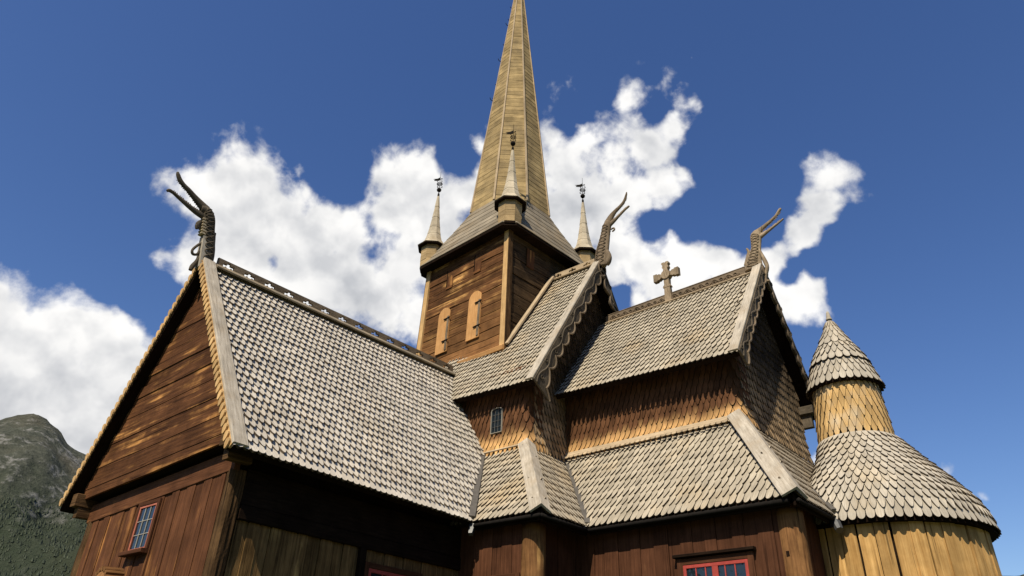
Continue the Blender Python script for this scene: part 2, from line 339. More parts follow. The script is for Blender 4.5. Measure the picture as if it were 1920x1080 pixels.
ROUND = [(-.475, 2.0), (-.475, .62), (-.44, .36), (-.34, .16), (-.18, .035), (0, 0), (.18, .035), (.34, .16), (.44, .36), (.475, .62), (.475, 2.0)]
LOZ = [(-.465, 2.0), (-.47, .92), (-.43, .70), (-.29, .36), (-.15, .085), (-.045, .0), (.045, .0), (.15, .085), (.29, .36), (.43, .70), (.47, .92), (.465, 2.0)]
LOZR = [(-.465, 2.0), (-.47, .84), (-.42, .62), (-.29, .33), (-.15, .09), (-.05, .0), (.03, .0), (.12, .09), (.25, .36), (.37, .68), (.42, .92), (.42, 2.0)]
POINT = [(-.47, 2.0), (-.47, .85), (-.40, .58), (-.26, .28), (-.11, .05), (0, 0), (.11, .05), (.26, .28), (.40, .58), (.47, .85), (.47, 2.0)]
LONG = [(-.47, 2.0), (-.48, 1.0), (-.10, .06), (0, 0), (.10, .06), (.48, 1.0), (.47, 2.0)]
def bil(P00, P10, P01, P11):
    P00, P10, P01, P11 = [np.array(p, float) for p in (P00, P10, P01, P11)]
    def S(u, v):
        u = np.asarray(u)[..., None]; v = np.asarray(v)[..., None]
        return (P00*(1-u)+P10*u)*(1-v)+(P01*(1-u)+P11*u)*v
    return S
def shingles(mb, S, rows, cols, shape=LOZ, t=.037, jit=.022, keep=None, flip=1, wlen=.17, elen=.26, overhang=.35, v0=0., v1=1., clampu=True, wrap=False, lift=0., twist=0.):
    """overlapping shingles on S(u,v); cols: number or f(row)"""
    dv = (v1-v0)/rows
    for i in range(rows):
        sh = np.array(ROUND if (i == 0 and shape in (LOZ, LOZR)) else shape); k = len(sh)
        nc = cols(i) if callable(cols) else cols
        vb = v0+(i-overhang)*dv if i else v0-overhang*dv
        js = np.arange(0, nc+(0 if wrap else 1)); uc = (js+(.5 if i % 2 else 0.))/nc
        if not wrap: uc = uc[(uc > -.01) & (uc < 1.01)]
        m = len(uc)
        if keep is not None:
            c = S(np.clip(uc, 0, 1), np.full(m, min(max(vb+.5*dv, 0), 1))); ok = keep(c); uc = uc[ok]; m = len(uc)
        if m == 0: continue
        ucj = uc+rng.uniform(-.03, .03, m)/nc; wj = rng.uniform(.95, 1.0, m); bj = rng.uniform(-jit, jit, m); tj = t*rng.uniform(.88, 1.14, m); sk = rng.uniform(-.03, .03, m)
        a = sh[:, 0][None, :]*wj[:, None]; b = np.broadcast_to(sh[:, 1][None, :], (m, k)).copy(); b[b < 1.9] += 0
        U = ucj[:, None]+(a+sk[:, None]*(1-b/2))/nc
        Vv = vb+(b+bj[:, None])*dv
        Vv = np.minimum(Vv, v1)
        if clampu and not wrap: U = np.clip(U, 0, 1)
        P = S(U, Vv); e = 1e-3
        du = S(U+e, Vv)-S(U-e, Vv); dvv = S(U, Vv+e)-S(U, Vv-e)
        N = np.cross(du, dvv)*flip; N /= np.linalg.norm(N, axis=-1)[..., None]+1e-12
        h = tj[:, None]*(2.3-b)+lift+twist*(a+.15)*2*np.clip(1.3-b, 0, 1)
        top = P+N*h[..., None]; bot = P+N*(h-tj[:, None]*1.0-twist*.5)[..., None]
        ou = rng.uniform(0, 60, m); ov = rng.uniform(0, 60, m)
        X = np.concatenate([top, bot], axis=1).reshape(-1, 3)
        base = (np.arange(m)*2*k)[:, None]
        tf = base+np.arange(k)[None, :]
        order = tf if flip < 0 else tf
        F = []; UVs = []
        uvx = b*elen+ov[:, None]; uvy = a*wlen+ou[:, None]
        for q in range(m):
            q0 = q*2*k; ft = list(range(q0, q0+k))
            uvt = [(uvx[q, j], uvy[q, j]) for j in range(k)]
            F.append(ft); UVs.append(uvt)
            for j in range(k-1):
                F.append([q0+j+1, q0+j, q0+k+j, q0+k+j+1]); UVs.append([uvt[j+1], uvt[j], (uvt[j][0]+.02, uvt[j][1]), (uvt[j+1][0]+.02, uvt[j+1][1])])
        if flip < 0:
            F = [f[::-1] for f in F]; UVs = [x[::-1] for x in UVs]
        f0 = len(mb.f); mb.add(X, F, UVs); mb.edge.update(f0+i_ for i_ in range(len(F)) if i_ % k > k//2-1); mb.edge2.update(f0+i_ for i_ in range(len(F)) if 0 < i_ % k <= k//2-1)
def slab(mb, P00, P10, P01, P11, th=.13, top=-.012):
    P = [np.array(p, float) for p in (P00, P10, P11, P01)]
    n = np.cross(P[1]-P[0], P[3]-P[0]); n /= np.linalg.norm(n)
    if n[2] < 0: n = -n
    q = [x+n*top for x in P]; mb.prism(q, -n*th, along=P[3]-P[0])
def setprops(o, label=None, cat=None, kind=None, group=None):
    if label: o['label'] = label
    if cat: o['category'] = cat
    if kind: o['kind'] = kind
    if group: o['group'] = group
    return o
# ================================================================== terrain
def grid_mesh(name, X, Y, Z, mat, kind, label, cat):
    ny, nx = X.shape; me = bpy.data.meshes.new(name)
    V = np.stack([X, Y, Z], -1).reshape(-1, 3)
    F = [[j*nx+i, j*nx+i+1, (j+1)*nx+i+1, (j+1)*nx+i] for j in range(ny-1) for i in range(nx-1)]
    me.from_pydata(V.tolist(), [], F); me.materials.append(MATS[mat]); me.polygons.foreach_set('use_smooth', [True]*len(F)); me.update()
    o = bpy.data.objects.new(name, me); COL.objects.link(o); return setprops(o, label, cat, kind)
th_ = np.linspace(0, 2*math.pi, 97); rad_ = np.array([0.01, 4, 10, 20, 40, 90, 200, 500, 1200, 3000, 7000, 14000.])
TT, RRR = np.meshgrid(th_, rad_); grid_mesh('ground', RRR*np.cos(TT), RRR*np.sin(TT), np.zeros_like(TT), 'grass', 'structure', 'green grass ground round the wooden church', 'ground')
def vnoise(x, y, seed=0):      # value noise
    xi = np.floor(x).astype(int); yi = np.floor(y).astype(int); fx = x-xi; fy = y-yi; fx = fx*fx*(3-2*fx); fy = fy*fy*(3-2*fy)
    def h(a, b_):
        n = (a*374761393+b_*668265263+seed*1442695041) & 0xffffffff; n = ((n ^ (n >> 13))*1274126177) & 0xffffffff; return ((n ^ (n >> 16)) & 0xffff)/65535.
    return (h(xi, yi)*(1-fx)+h(xi+1, yi)*fx)*(1-fy)+(h(xi, yi+1)*(1-fx)+h(xi+1, yi+1)*fx)*fy
def fbm(x, y, o=5, seed=0):
    s = 0; a = .5
    for i in range(o): s = s+a*(vnoise(x*2**i, y*2**i, seed+i)-.5); a *= .55
    return s
SKY_AZ = [-185, -160, -140, -125, -110, -100, -92, -86, -80, -77, -76.3, -75.3, -74.5, -73.5, -72.6, -72.0, -71.5, -68, -62, -55, -45, -35, -10, 20, 50, 80, 110, 140, 160, 175]
SKY_EL = [11, 8, 7.5, 7, 9, 11, 12, 13.2, 14.8, 15.8, 16.25, 16.55, 16.4, 15.9, 15.05, 14.75, 14.55, 13.6, 12, 10, 8, 7, 9, 8, 7, 10, 13, 12, 13, 11]  # ridges outside the view close the valley, added to block bright horizon fill
azs = np.radians(np.linspace(-185, 175, 1261)); rds = np.linspace(700, 4600, 150)
AZ, RD = np.meshgrid(azs, rds)
ridge = np.interp(np.degrees(AZ), SKY_AZ, SKY_EL); RR0 = 2600.
tt_ = np.clip((RD-900)/(RR0-900), 0, 1.)
Hr = RR0*np.tan(np.radians(ridge))+ZO
prof = np.where(RD <= RR0, tt_**1.25*(1-.0*tt_), np.clip(1-((RD-RR0)/2200)**1.3, -.02, 1))
HX = RD*np.sin(AZ); HY = RD*np.cos(AZ)
wgt = np.clip(tt_*(1-tt_)*4, 0, 1)*np.where(RD <= RR0, 1, 0)
rdg = np.abs(fbm(HX/300, HY/300, 5, 33)); HZ = Hr*prof+fbm(HX/420, HY/420, 6, 3)*240*wgt-(rdg-.12)*260*wgt+fbm(HX/60, HY/60, 4, 9)*30*np.clip(tt_*3, 0, 1)
HZ -= 6*(RD < 1000)
grid_mesh('mountain', HX, HY, HZ, 'mountain_slope', 'structure', 'rocky green mountain rising beyond the church', 'mountain')
# conifers on the lower slope: one mass
nt = 42000; ai = rng.uniform(330, 440, nt); ri = rng.uniform(0, 1, nt)**.8*95
a_i = ai.astype(int); r_i = ri.astype(int); fa = ai-a_i; fr = ri-r_i
def samp(G): return (G[r_i, a_i]*(1-fa)+G[r_i, a_i+1]*fa)*(1-fr)+(G[r_i+1, a_i]*(1-fa)+G[r_i+1, a_i+1]*fa)*fr
tx, ty, tz = samp(HX), samp(HY), samp(HZ)
clump = fbm(tx/160, ty/160, 4, 21); ok = (tz < 430+clump*900) & (tz > 3) & (clump > -.06)
tx, ty, tz = tx[ok], ty[ok], tz[ok]; m = len(tx); hh = rng.uniform(4, 9.5, m); wd = hh*rng.uniform(.25, .45, m)
ks = 5; ang = np.arange(ks)*2*math.pi/ks
TV = np.zeros((m, ks+1, 3)); jitr = rng.uniform(.7, 1.3, (m, ks))
TV[:, :ks, 0] = tx[:, None]+wd[:, None]*np.cos(ang)*jitr; TV[:, :ks, 1] = ty[:, None]+wd[:, None]*np.sin(ang)*jitr; TV[:, :ks, 2] = tz[:, None]-1
TV[:, ks, 0] = tx; TV[:, ks, 1] = ty; TV[:, ks, 2] = tz+hh
TF = [[q*(ks+1)+k, q*(ks+1)+(k+1) % ks, q*(ks+1)+ks] for q in range(m) for k in range(ks)]
me = bpy.data.meshes.new('forest'); me.from_pydata(TV.reshape(-1, 3).tolist(), [], TF); me.materials.append(MATS['conifer']); me.update()
fo = bpy.data.objects.new('forest', me); COL.objects.link(fo); setprops(fo, 'dark conifer forest covering the lower slopes of the mountain', 'forest', 'stuff')
# ================================================================== the church
ROOT = bpy.data.objects.new('stave_church', None); COL.objects.link(ROOT); ROOT.location = (-14, 14, 0)
setprops(ROOT, 'brown wooden stave church with shingled roofs, dragon heads and a tall spire', 'church')
# ---- solved dimensions (eye-level coordinates)
xc, yg, yb = -16.364, 7.165, 6.608
rw, zr, ze = 3.777, 9.874, 4.287
x1, x0 = xc+3.2, xc-3.2
xE, xW = xc+rw, xc-rw
yn, xnb, nrw, nz, nze, xnw, ynw = 19.023, -12.072, 3.834, 14.654, 8.586, -12.607, 15.595
ztop, xne, yne, zlow = 6.81, -10.432, 13.429, 4.216
yc, xcb, crw, cz, cze, xcw = 19.645, -6.356, 2.783, 12.531, 8.488, -6.817
cwS, cwN, czt, xce, yce = 19.645-2.213, 19.645+2.213, 6.906, -5.023, 15.382
TC = (-16.657, 19.032); rt = -.067; tw = rotz(TC, rt)
CH = rotz((xnw, yc), -.024)
AP = (-4.809, 19.753)
# ------------------------------------------------ transept
def tz_(x): return .042*(x-xc)          # the old sill lines are not level
mb = MB(); x = x0+.02; k = 0
while x < x1-.3:                       # vertical planks of the gable wall
    wd_ = R.uniform(.27, .36); xe = min(x+wd_, x1-.28); top = 3.93+tz_((x+xe)/2); dep = R.uniform(0, .014)+(.018 if k % 2 else 0)
    poly = [(x, yg-dep, -1.66), (xe-.006, yg-dep, -1.66), (xe-.006, yg-dep, top-.05), (xe-.06, yg-dep, top+.01), (x+.07, yg-dep, top), (x, yg-dep, top-.05)]
    mb.prism(poly, (0, .07, 0), along=(0, 0, 1)); x = xe; k += 1
for (dx0, dx1) in ((x0+.02, x0+.03),): pass
gw = mb.build('plank_wall', 'plank', ROOT)
mb = MB(); y = yg+.30; k = 0              # east side wall of the transept
while y < 15.0:
    wd_ = R.uniform(.24, .38); dep = R.uniform(0, .014)+(.02 if k % 2 else 0)
    poly = [(x1-.07+dep, y, -1.66), (x1-.07+dep, y+wd_-.008, -1.66), (x1-.07+dep, y+wd_-.008, 3.14), (x1-.07+dep, y+wd_-.06, 3.2), (x1-.07+dep, y+.06, 3.2), (x1-.07+dep, y, 3.14)]
    mb.prism(poly, (-.06, 0, 0), along=(0, 0, 1)); y += wd_; k += 1
mb.build('plank_wall', 'shaded_side_plank', ROOT, label='weathered side wall planks in shade under the wide shingled roof')
mb = MB(); mb.box((x0+.08, yg+.08, -1.66), (x1-.15, 15.4, 4.6), 2); mb.build('wall_core', 'dark_wood', ROOT)
mb = MB(); mb.box((x1-.10, yg+.28, 3.16), (x1+.02, 15.2, 3.44), 1); mb.box((x1-.12, yg+.28, 3.45), (x1-.02, 15.2, 4.15), 1); mb.box((x1-.10, 10.5, -1.6), (x1+.05, 10.66, 3.16), 2)
mb.build('wall_plate', 'dark_wood', ROOT)
# window in the side wall
def window(name, c, wv, hv, nv, wid, hei, nx, ny, frame_mat, bar_mat, fr=.06, bar=.018, mullion=False, casing=None, hood=False, sill=True, arch=False, parent=None):
    """c = centre on the wall face; wv/hv/nv unit vectors (width, height, outward)"""
    c, wv, hv, nv = [np.array(q, float) for q in (c, wv, hv, nv)]
    T = lambda a, b_, d=0: c+wv*a+hv*b_+nv*d
    mb = MB(); h2, w2 = hei/2, wid/2
    def stick(m_, a0, b0, a1, b1, wd, d0, d1):
        m_.beam(T(a0, b0, (d0+d1)/2), T(a1, b1, (d0+d1)/2), nv, wd, d1-d0)
    if casing:
        stick(mb, -w2-casing/2, -h2, -w2-casing/2, h2+casing, casing, 0, .05); stick(mb, w2+casing/2, -h2, w2+casing/2, h2+casing, casing, 0, .05)
        stick(mb, -w2, h2+casing/2, w2, h2+casing/2, casing, 0, .048)
    else:
        stick(mb, -w2-.02, -h2, -w2-.02, h2, .04, 0, .045); stick(mb, w2+.02, -h2, w2+.02, h2, .04, 0, .045); stick(mb, -w2, h2+.02, w2, h2+.02, .04, 0, .045)
    root = mb.build(name, 'lower_plank' if casing else frame_mat, parent or ROOT)
    mb = MB()
    stick(mb, -w2+fr/2, -h2, -w2+fr/2, h2, fr, .012, .038); stick(mb, w2-fr/2, -h2, w2-fr/2, h2, fr, .012, .038)
    stick(mb, -w2+fr, h2-fr/2, w2-fr, h2-fr/2, fr, .013, .037); stick(mb, -w2+fr, -h2+fr/2, w2-fr, -h2+fr/2, fr, .013, .037)
    if mullion: stick(mb, 0, -h2+fr, 0, h2-fr, fr*1.9, .013, .04)
    mb.build('frame', frame_mat, root)
    mb = MB()
    for i in range(1, nx):
        a = -w2+fr+(wid-2*fr)*i/nx
        if mullion and abs(a) < .02: continue
        stick(mb, a, -h2+fr, a, h2-fr, bar, .012, .028)
    for j in range(1, ny):
        b_ = -h2+fr+(hei-2*fr)*j/ny; stick(mb, -w2+fr, b_, w2-fr, b_, bar, .012, .026)
    mb.build('glazing_bars', bar_mat, root)
    mb = MB(); mb.prism([T(-w2+.01, -h2+.01, .009), T(w2-.01, -h2+.01, .009), T(w2-.01, h2-.01, .009), T(-w2+.01, h2-.01, .009)], -nv*.006); mb.build('pane', 'window_glass', root)
    if sill:
        mb = MB(); mb.beam(T(-w2-.13, -h2-.05, .07), T(w2+.10, -h2-.05, .07), nv, .09, .16); mb.build('sill', 'lower_plank' if casing else frame_mat, root)
    if hood:
        mb = MB(); mb.beam(T(-w2-.20, h2+casing+.05, .05), T(w2+.20, h2+casing+.05, .05), nv, .07, .16); mb.build('hood_moulding', 'dark_wood', root)
    return root
window('window', (x1-.02, 11.55, 2.2), (0, 1, 0), (0, 0, 1), (1, 0, 0), 1.5, 1.15, 4, 3, 'red_paint', 'red_paint', fr=.08, bar=.03, mullion=True, casing=.12)
window('window', (-16.38, yg-.034, 3.315), (1, 0, 0), (0, 0, 1), (0, -1, 0), .78, .96, 3, 3, 'salmon_paint', 'pale_paint', fr=.045, bar=.016, casing=.09)
# carved boss below the window
mb = MB()
for (dx, dz, rr_) in ((0, 0, .27), (-.14, -.07, .19), (.13, -.10, .2), (0, -.30, .26)):
    pr = [(max(rr_*math.sin(math.pi*q/10), .004), 2.15+dz-rr_*math.cos(math.pi*q/10)) for q in range(11)]
    mb.lathe((-16.42+dx, yg-.42), pr, 16)
for kx in range(9):
    a = math.pi*kx/8; mb.tube([(-16.42+.30*math.cos(a), yg-.62, 2.09+.30*math.sin(a)), (-16.42+.30*math.cos(a), yg-.25, 2.11+.30*math.sin(a))], .055, 6)
mb.lathe((-16.42, yg-.42), [(.20, -1.66), (.20, 1.7), (.24, 1.85)], 14)
mb.build('carved_post', 'golden_post', ROOT, label='rounded carved top of a post in front of the gable wall')
# beam under the jetty, gable boards
mb = MB(); mb.beam((x0-.02, yg+.015, 4.13+tz_(x0)), (x1+.0, yg+.015, 4.13+tz_(x1)), (0, 0, 1), .12, .44); mb.build('wall_plate', 'plank', ROOT)
yj = yg-.26; mb = MB(); z = 4.455; k = 0
slope = (zr-ze)/rw
def roofhalf(z): return max((zr-.16-z)/slope, .0)
tilt = lambda X, z: z+tz_(X)*max(0, 1-(z-4.4)/4)
while z < zr-.5:
    hgt = R.uniform(.23, .36); z2 = min(z+hgt*.82, zr-.45); a, b_ = min(roofhalf(z), 3.36), min(roofhalf(z2), 3.36); dep = R.uniform(0, .016)+(.016 if k % 2 else 0)
    g = .006
    n_ = 7; lo_ = []; hi_ = []
    for q in range(n_):
        f = q/(n_-1); X = xc-a+2*a*f; lo_.append((X, yj-dep, tilt(X, z)+g*math.sin(f*9+k*2)))
        X2 = xc-b_+2*b_*f; hi_.append((X2, yj-dep-.004, tilt(X2, z2)+g*math.sin(f*9+k*2+2)-.008))
    mb.prism(lo_+hi_[::-1], (0, .06, 0), along=(1, 0, .02)); z = z2; k += 1
gb = mb.build('gable_boards', 'gable_board', ROOT)
mb = MB(); mb.prism([(x0-.1, yj+.075, 4.46+tz_(x0)), (x1+.1, yj+.075, 4.46+tz_(x1)), (x1+.1, yj+.075, 4.6), (xc, yj+.075, zr-.3), (x0-.1, yj+.075, 4.6)], (0, .36, 0)); mb.build('wall_core', 'dark_wood', ROOT)
# corner posts
for sx in (1, -1):
    mb = MB(); n_ = 26; pts = []
    xcn = (x1-.14) if sx > 0 else (x0+.12); V = []; F = []
    nz_, na_ = 60, 20
    for i in range(nz_):
        zz = -1.66+(3.95+1.66+tz_(xcn))*i/(nz_-1)
        for j in range(na_):
            a = 2*math.pi*j/na_; q = 1/max(abs(math.cos(a)), abs(math.sin(a)))**.75
            r_ = .155*q+.012*math.sin(3*a+zz*1.3)+.008*math.sin(9*a+zz*5)
            V.append((xcn+r_*math.cos(a), yg+.12+r_*math.sin(a)*1.0-.01, zz))
    for i in range(nz_-1):
        for j in range(na_): F.append([i*na_+j, i*na_+(j+1) % na_, (i+1)*na_+(j+1) % na_, (i+1)*na_+j])
    F.append([(nz_-1)*na_+j for j in range(na_)])
    U = [[(V[i][2], (i % na_)*.06) for i in f] for f in F]
    mb.add(V, F, U); mb.build('corner_post', 'log_post', ROOT)
# purlin ends
for sx in (1, -1):
    mb = MB(); xx = xc+sx*3.32; zz = 4.42+tz_(xx)
    mb.beam((xx, yb+.10, zz), (xx, yg+.3, zz), (0, 0, 1), .27, .30, taper=-.05)
    mb.beam((xx-sx*.02, yb+.22, zz-.28), (xx-sx*.02, yg+.2, zz-.26), (0, 0, 1), .20, .24)
    mb.build('purlin_end', 'log_post', ROOT)
# transept roof
E00, E10, E01, E11 = (xE, yb+.02, ze), (xE, 15.6, ze-.09), (xc, yb+.02, zr-.03), (xc, 16.6, zr+.24)
mb = MB(); S = bil(E00, E10, E01, E11)
shingles(mb, S, 28, 57, LOZR, t=.043, twist=.024, flip=1)
tr = mb.build('transept_roof', 'silver_shingle', ROOT, label='broad pale grey shingled roof slope')
mb = MB(); slab(mb, E00, E10, E01, E11, .12)
mb.prism([(xc, yb+.02, zr-.05), (xW, yb+.02, ze-.073), (xW, 15.6, ze-.073), (xc, 16.6, zr+.2)], (0, 0, -.16))
mb.build('roof_deck', 'dark_wood', tr)
def along(P, Q, s): return np.array(P)*(1-s)+np.array(Q)*s
def barge_top(mb, apex, foot, inward, wd=.36, th=.055, lift=.10):
    """plank lying on the roof edge"""
    a = np.array(apex, float); f = np.array(foot, float); d = f-a; inn = np.array(inward, float)
    n = np.cross(d, inn); n /= np.linalg.norm(n)
    if n[2] < 0: n = -n
    c = inn*wd/2+n*lift
    mb.beam(a+c, f+c, n, wd, th)
# transept bargeboards: plank on top and a row of carved scales in front
for sx in (1, -1):
    apx = (xc+sx*.02, yb, zr+.08); ft = (xc+sx*(rw+.03), yb, ze-.02+(-.073 if sx < 0 else 0))
    mb = MB(); barge_top(mb, apx, ft, (0, 1, 0), .335, .07, .085)
    bb = mb.build('bargeboard', 'silver_board', tr)
    mb = MB(); a = np.array(apx); f = np.array(ft); d = (f-a)/np.linalg.norm(f-a); L = np.linalg.norm(f-a); nn = np.cross(d, (0, 1, 0)); nn = nn if nn[2] > 0 else -nn
    mb.prism([a+nn*.06, f+nn*.06, f-nn*.06, a-nn*.06], (0, .05, 0), along=d)
    n_ = 34
    for i in range(n_):                  # overlapping leaf scales hanging from the edge
        s = (i+.4)/n_*L; c = a+d*s-nn*.0+np.array((0, -.008-.004*(i % 2), 0)); pts = []
        ax = (d*.62-nn*.78); ax /= np.linalg.norm(ax); bx = np.cross(ax, (0, 1, 0))
        for q in range(12):
            an = 2*math.pi*q/12; pts.append(c+ax*(.045+.11*math.cos(an))+bx*.058*math.sin(an)*(1.15-.3*math.cos(an)))
        mb.prism(pts, (0, -.035, 0), along=ax)
    mb.build('scale_carving', 'orange_wood', bb)
def crest(mb, p0, p1, h, L, th=.07):
    """ridge board pierced by crosses"""
    p0 = np.array(p0, float); p1 = np.array(p1, float); T_ = np.linalg.norm(p1-p0); n = int(T_/L); d = (p1-p0)/T_; L = T_/n; up = np.array((0, 0, 1.)); sd = np.cross(d, up)
    def bx(s0, s1, h0, h1): mb.prism([p0+d*s0+up*h0-sd*th/2, p0+d*s1+up*h0-sd*th/2, p0+d*s1+up*h1-sd*th/2, p0+d*s0+up*h1-sd*th/2], sd*th, along=d)
    bx(0, T_, -.06, .20*h); bx(0, T_, .80*h, h)
    for i in range(n):
        s = i*L; m_ = s+L/2; ww = .16; v_ = .045
        bx(s, m_-ww, .20*h, .80*h); bx(m_+ww, s+L, .20*h, .80*h)
        for sg in (-1, 1):
            bx(min(m_+sg*v_, m_+sg*ww), max(m_+sg*v_, m_+sg*ww), .58*h, .80*h)
            q = [(m_+sg*v_, .20*h), (m_+sg*ww*.8, .20*h), (m_+sg*v_*1.6, .36*h)]
            P = [p0+d*a_+up*b_-sd*th/2 for a_, b_ in q]; mb.prism(P, sd*th, along=d)
mb = MB(); crest(mb, (xc, yb+.42, zr+.13), (xc, 16.0, zr+.24+.13), .25, .62)
mb.build('ridge_board', 'carved_wood', tr)
mb = MB(); mb.beam((xc+.10, yb+.38, zr+.09), (xc+.10, 16.1, zr+.31), (0.9, 0, 1), .24, .05); mb.beam((xc-.10, yb+.38, zr+.09), (xc-.10, 16.1, zr+.31), (-.9, 0, 1), .24, .05); mb.build('ridge_plank', 'skirt_board', tr)
# ------------------------------------------------ dragon heads
def spline(pts, n=24):
    P = np.array(pts, float); m_ = len(P); out = []
    for q in np.linspace(0, m_-1-1e-6, n):
        i = int(q); f = q-i; p = [P[max(min(i+k_, m_-1), 0)] for k_ in (-1, 0, 1, 2)]
        out.append(.5*((2*p[1])+(-p[0]+p[2])*f+(2*p[0]-5*p[1]+4*p[2]-p[3])*f*f+(-p[0]+3*p[1]-3*p[2]+p[3])*f**3))
    return np.array(out)
def dragon(plane, lat, neck, upper, lower, parts, mat, label, teeth=13, braid=True):
    """each list: (p, q, in-plane radius, lateral radius) in the plane of the head; plane(p,q)->xyz"""
    mb = MB()
    def limb(L_, n=26, sides=10):
        A = spline(L_, n); mb.tube([plane(p_, q_) for p_, q_ in A[:, :2]], np.maximum(A[:, 2], .006), sides, ry=np.maximum(A[:, 3], .006), lat=lat); return A
    limb(neck, 34, 14); up_ = limb(upper); lo_ = limb(lower)
    latv = np.array(lat, float)
    for A, sg in ((up_, 1), (lo_, -1)):     # teeth / wavy crest along the jaws
        n = len(A)
        for k_ in range(teeth):
            i = int(3+(n-9)*k_/teeth); t_ = A[i+1, :2]-A[i-1, :2]; t_ /= np.linalg.norm(t_); nr = np.array((t_[1], -t_[0]))
            ot = np.mean(lo_[:, :2], axis=0) if sg > 0 else np.mean(up_[:, :2], axis=0)
            if np.dot(nr, ot-A[i, :2]) < 0: nr = -nr
            s_ = 1
            b0 = A[i, :2]+nr*A[i, 2]*.6*s_; b1 = A[i, :2]+nr*(A[i, 2]+.035)*s_+t_*.012
            mb.tube([plane(*b0), plane(*b1)], [.024, .008], 6)
    for L_ in parts: limb(L_, 22, 8)
    if braid:                                # carved interlace on both sides of the neck
        A = spline(neck, 60)
        for ls in (1, -1):
            for ph in (0, math.pi):
                path = []
                for i in range(4, 52):
                    t_ = A[min(i+1, 59), :2]-A[i-1, :2]; t_ /= np.linalg.norm(t_)+1e-9; nr = np.array((-t_[1], t_[0])); o = math.sin(i*.75+ph)*A[i, 2]*.62
                    path.append(plane(*(A[i, :2]+nr*o))+latv*ls*A[i, 3]*(.98-.25*(o/A[i, 2])**2))
                mb.tube(path, .022, 6)
    return mb.build('dragon_head', mat, ROOT, smooth=True, label=label)
plT = lambda p_, q_: np.array((xc, p_, q_))
DT = dragon(plT, (1, 0, 0),
  [(6.74, 9.75, .20, .13), (6.70, 10.2, .19, .12), (6.62, 10.6, .18, .12), (6.54, 10.95, .18, .12), (6.46, 11.22, .19, .13), (6.36, 11.38, .16, .12), (6.20, 11.38, .12, .09)],
  [(6.34, 11.42, .15, .09), (6.14, 11.52, .115, .07), (5.94, 11.62, .09, .06), (5.76, 11.72, .075, .055), (5.60, 11.79, .066, .05), (5.47, 11.88, .066, .05), (5.38, 12.00, .055, .045), (5.35, 12.07, .03, .03)],
  [(6.36, 11.22, .12, .08), (6.15, 11.22, .09, .06), (5.95, 11.26, .072, .055), (5.75, 11.32, .062, .05), (5.58, 11.37, .052, .045), (5.42, 11.42, .045, .04), (5.31, 11.43, .05, .04), (5.26, 11.38, .035, .03)],
  [[(6.30, 11.02, .05, .05), (6.26, 10.90, .07, .06), (6.30, 10.80, .05, .05)], [(6.30, 10.92, .04, .04), (6.24, 10.86, .05, .05), (6.26, 10.76, .04, .04)],
   [(6.50, 10.45, .035, .04), (6.40, 10.30, .035, .04), (6.32, 10.12, .035, .04), (6.36, 10.02, .035, .04), (6.46, 10.06, .035, .04), (6.50, 10.18, .03, .04)],
   [(6.55, 10.05, .05, .05), (6.50, 9.85, .05, .05), (6.44, 9.68, .06, .06), (6.42, 9.56, .05, .05)],
   [(6.76, 10.9, .03, .03), (6.74, 10.8, .06, .04), (6.76, 10.7, .06, .04), (6.79, 10.55, .06, .04), (6.83, 10.4, .06, .04), (6.86, 10.2, .06, .04), (6.88, 10.0, .05, .04)]],
  'dark_carved_wood', 'dark weathered dragon head with long open jaws')
mb = MB(); mb.prism([(xc-.13, yb-.05, 9.72), (xc+.13, yb-.05, 9.72), (xc+.10, yb-.16, 10.62), (xc-.10, yb-.16, 10.62)], (0, .14, 0), along=(0, 0, 1)); mb.build('neck_board', 'silver_board', DT)
mb = MB()
for q in range(6): mb.beam((xc-.10, yb-.17-.012*q, 10.68+.085*q), (xc+.10, yb-.17-.012*q, 10.68+.085*q), (0, 0, 1), .14, .05)
mb.build('rungs', 'pale_carved_wood', DT)
plN = lambda p_, q_: np.array((p_, yn, q_))
dragon(plN, (0, 1, 0),
  [(-12.02, 14.5, .20, .13), (-12.02, 14.85, .28, .15), (-11.97, 15.2, .28, .15), (-11.88, 15.55, .24, .14), (-11.80, 15.9, .20, .13), (-11.73, 16.2, .19, .13), (-11.62, 16.40, .16, .11)],
  [(-11.68, 16.35, .17, .10), (-11.52, 16.58, .13, .08), (-11.33, 16.75, .09, .06), (-11.12, 16.87, .075, .05), (-10.95, 17.0, .065, .045), (-10.86, 17.15, .055, .04), (-10.80, 17.32, .04, .035), (-10.78, 17.42, .02, .02)],
  [(-11.62, 16.25, .12, .08), (-11.42, 16.33, .085, .06), (-11.22, 16.45, .06, .05), (-11.05, 16.55, .052, .045), (-10.9, 16.64, .05, .04), (-10.77, 16.70, .045, .04), (-10.70, 16.72, .03, .03)],
  [[(-11.56, 16.0, .03, .03), (-11.44, 16.02, .035, .03), (-11.40, 15.93, .035, .03), (-11.50, 15.88, .03, .03)],
   [(-11.80, 15.2, .06, .08), (-11.74, 15.0, .10, .10), (-11.70, 14.8, .12, .11), (-11.74, 14.6, .10, .11), (-11.80, 14.5, .06, .08)]],
  'carved_wood', 'slender dragon head carved with interlace above the middle gable')
plC = lambda p_, q_: np.array((p_, yc-.17, q_))
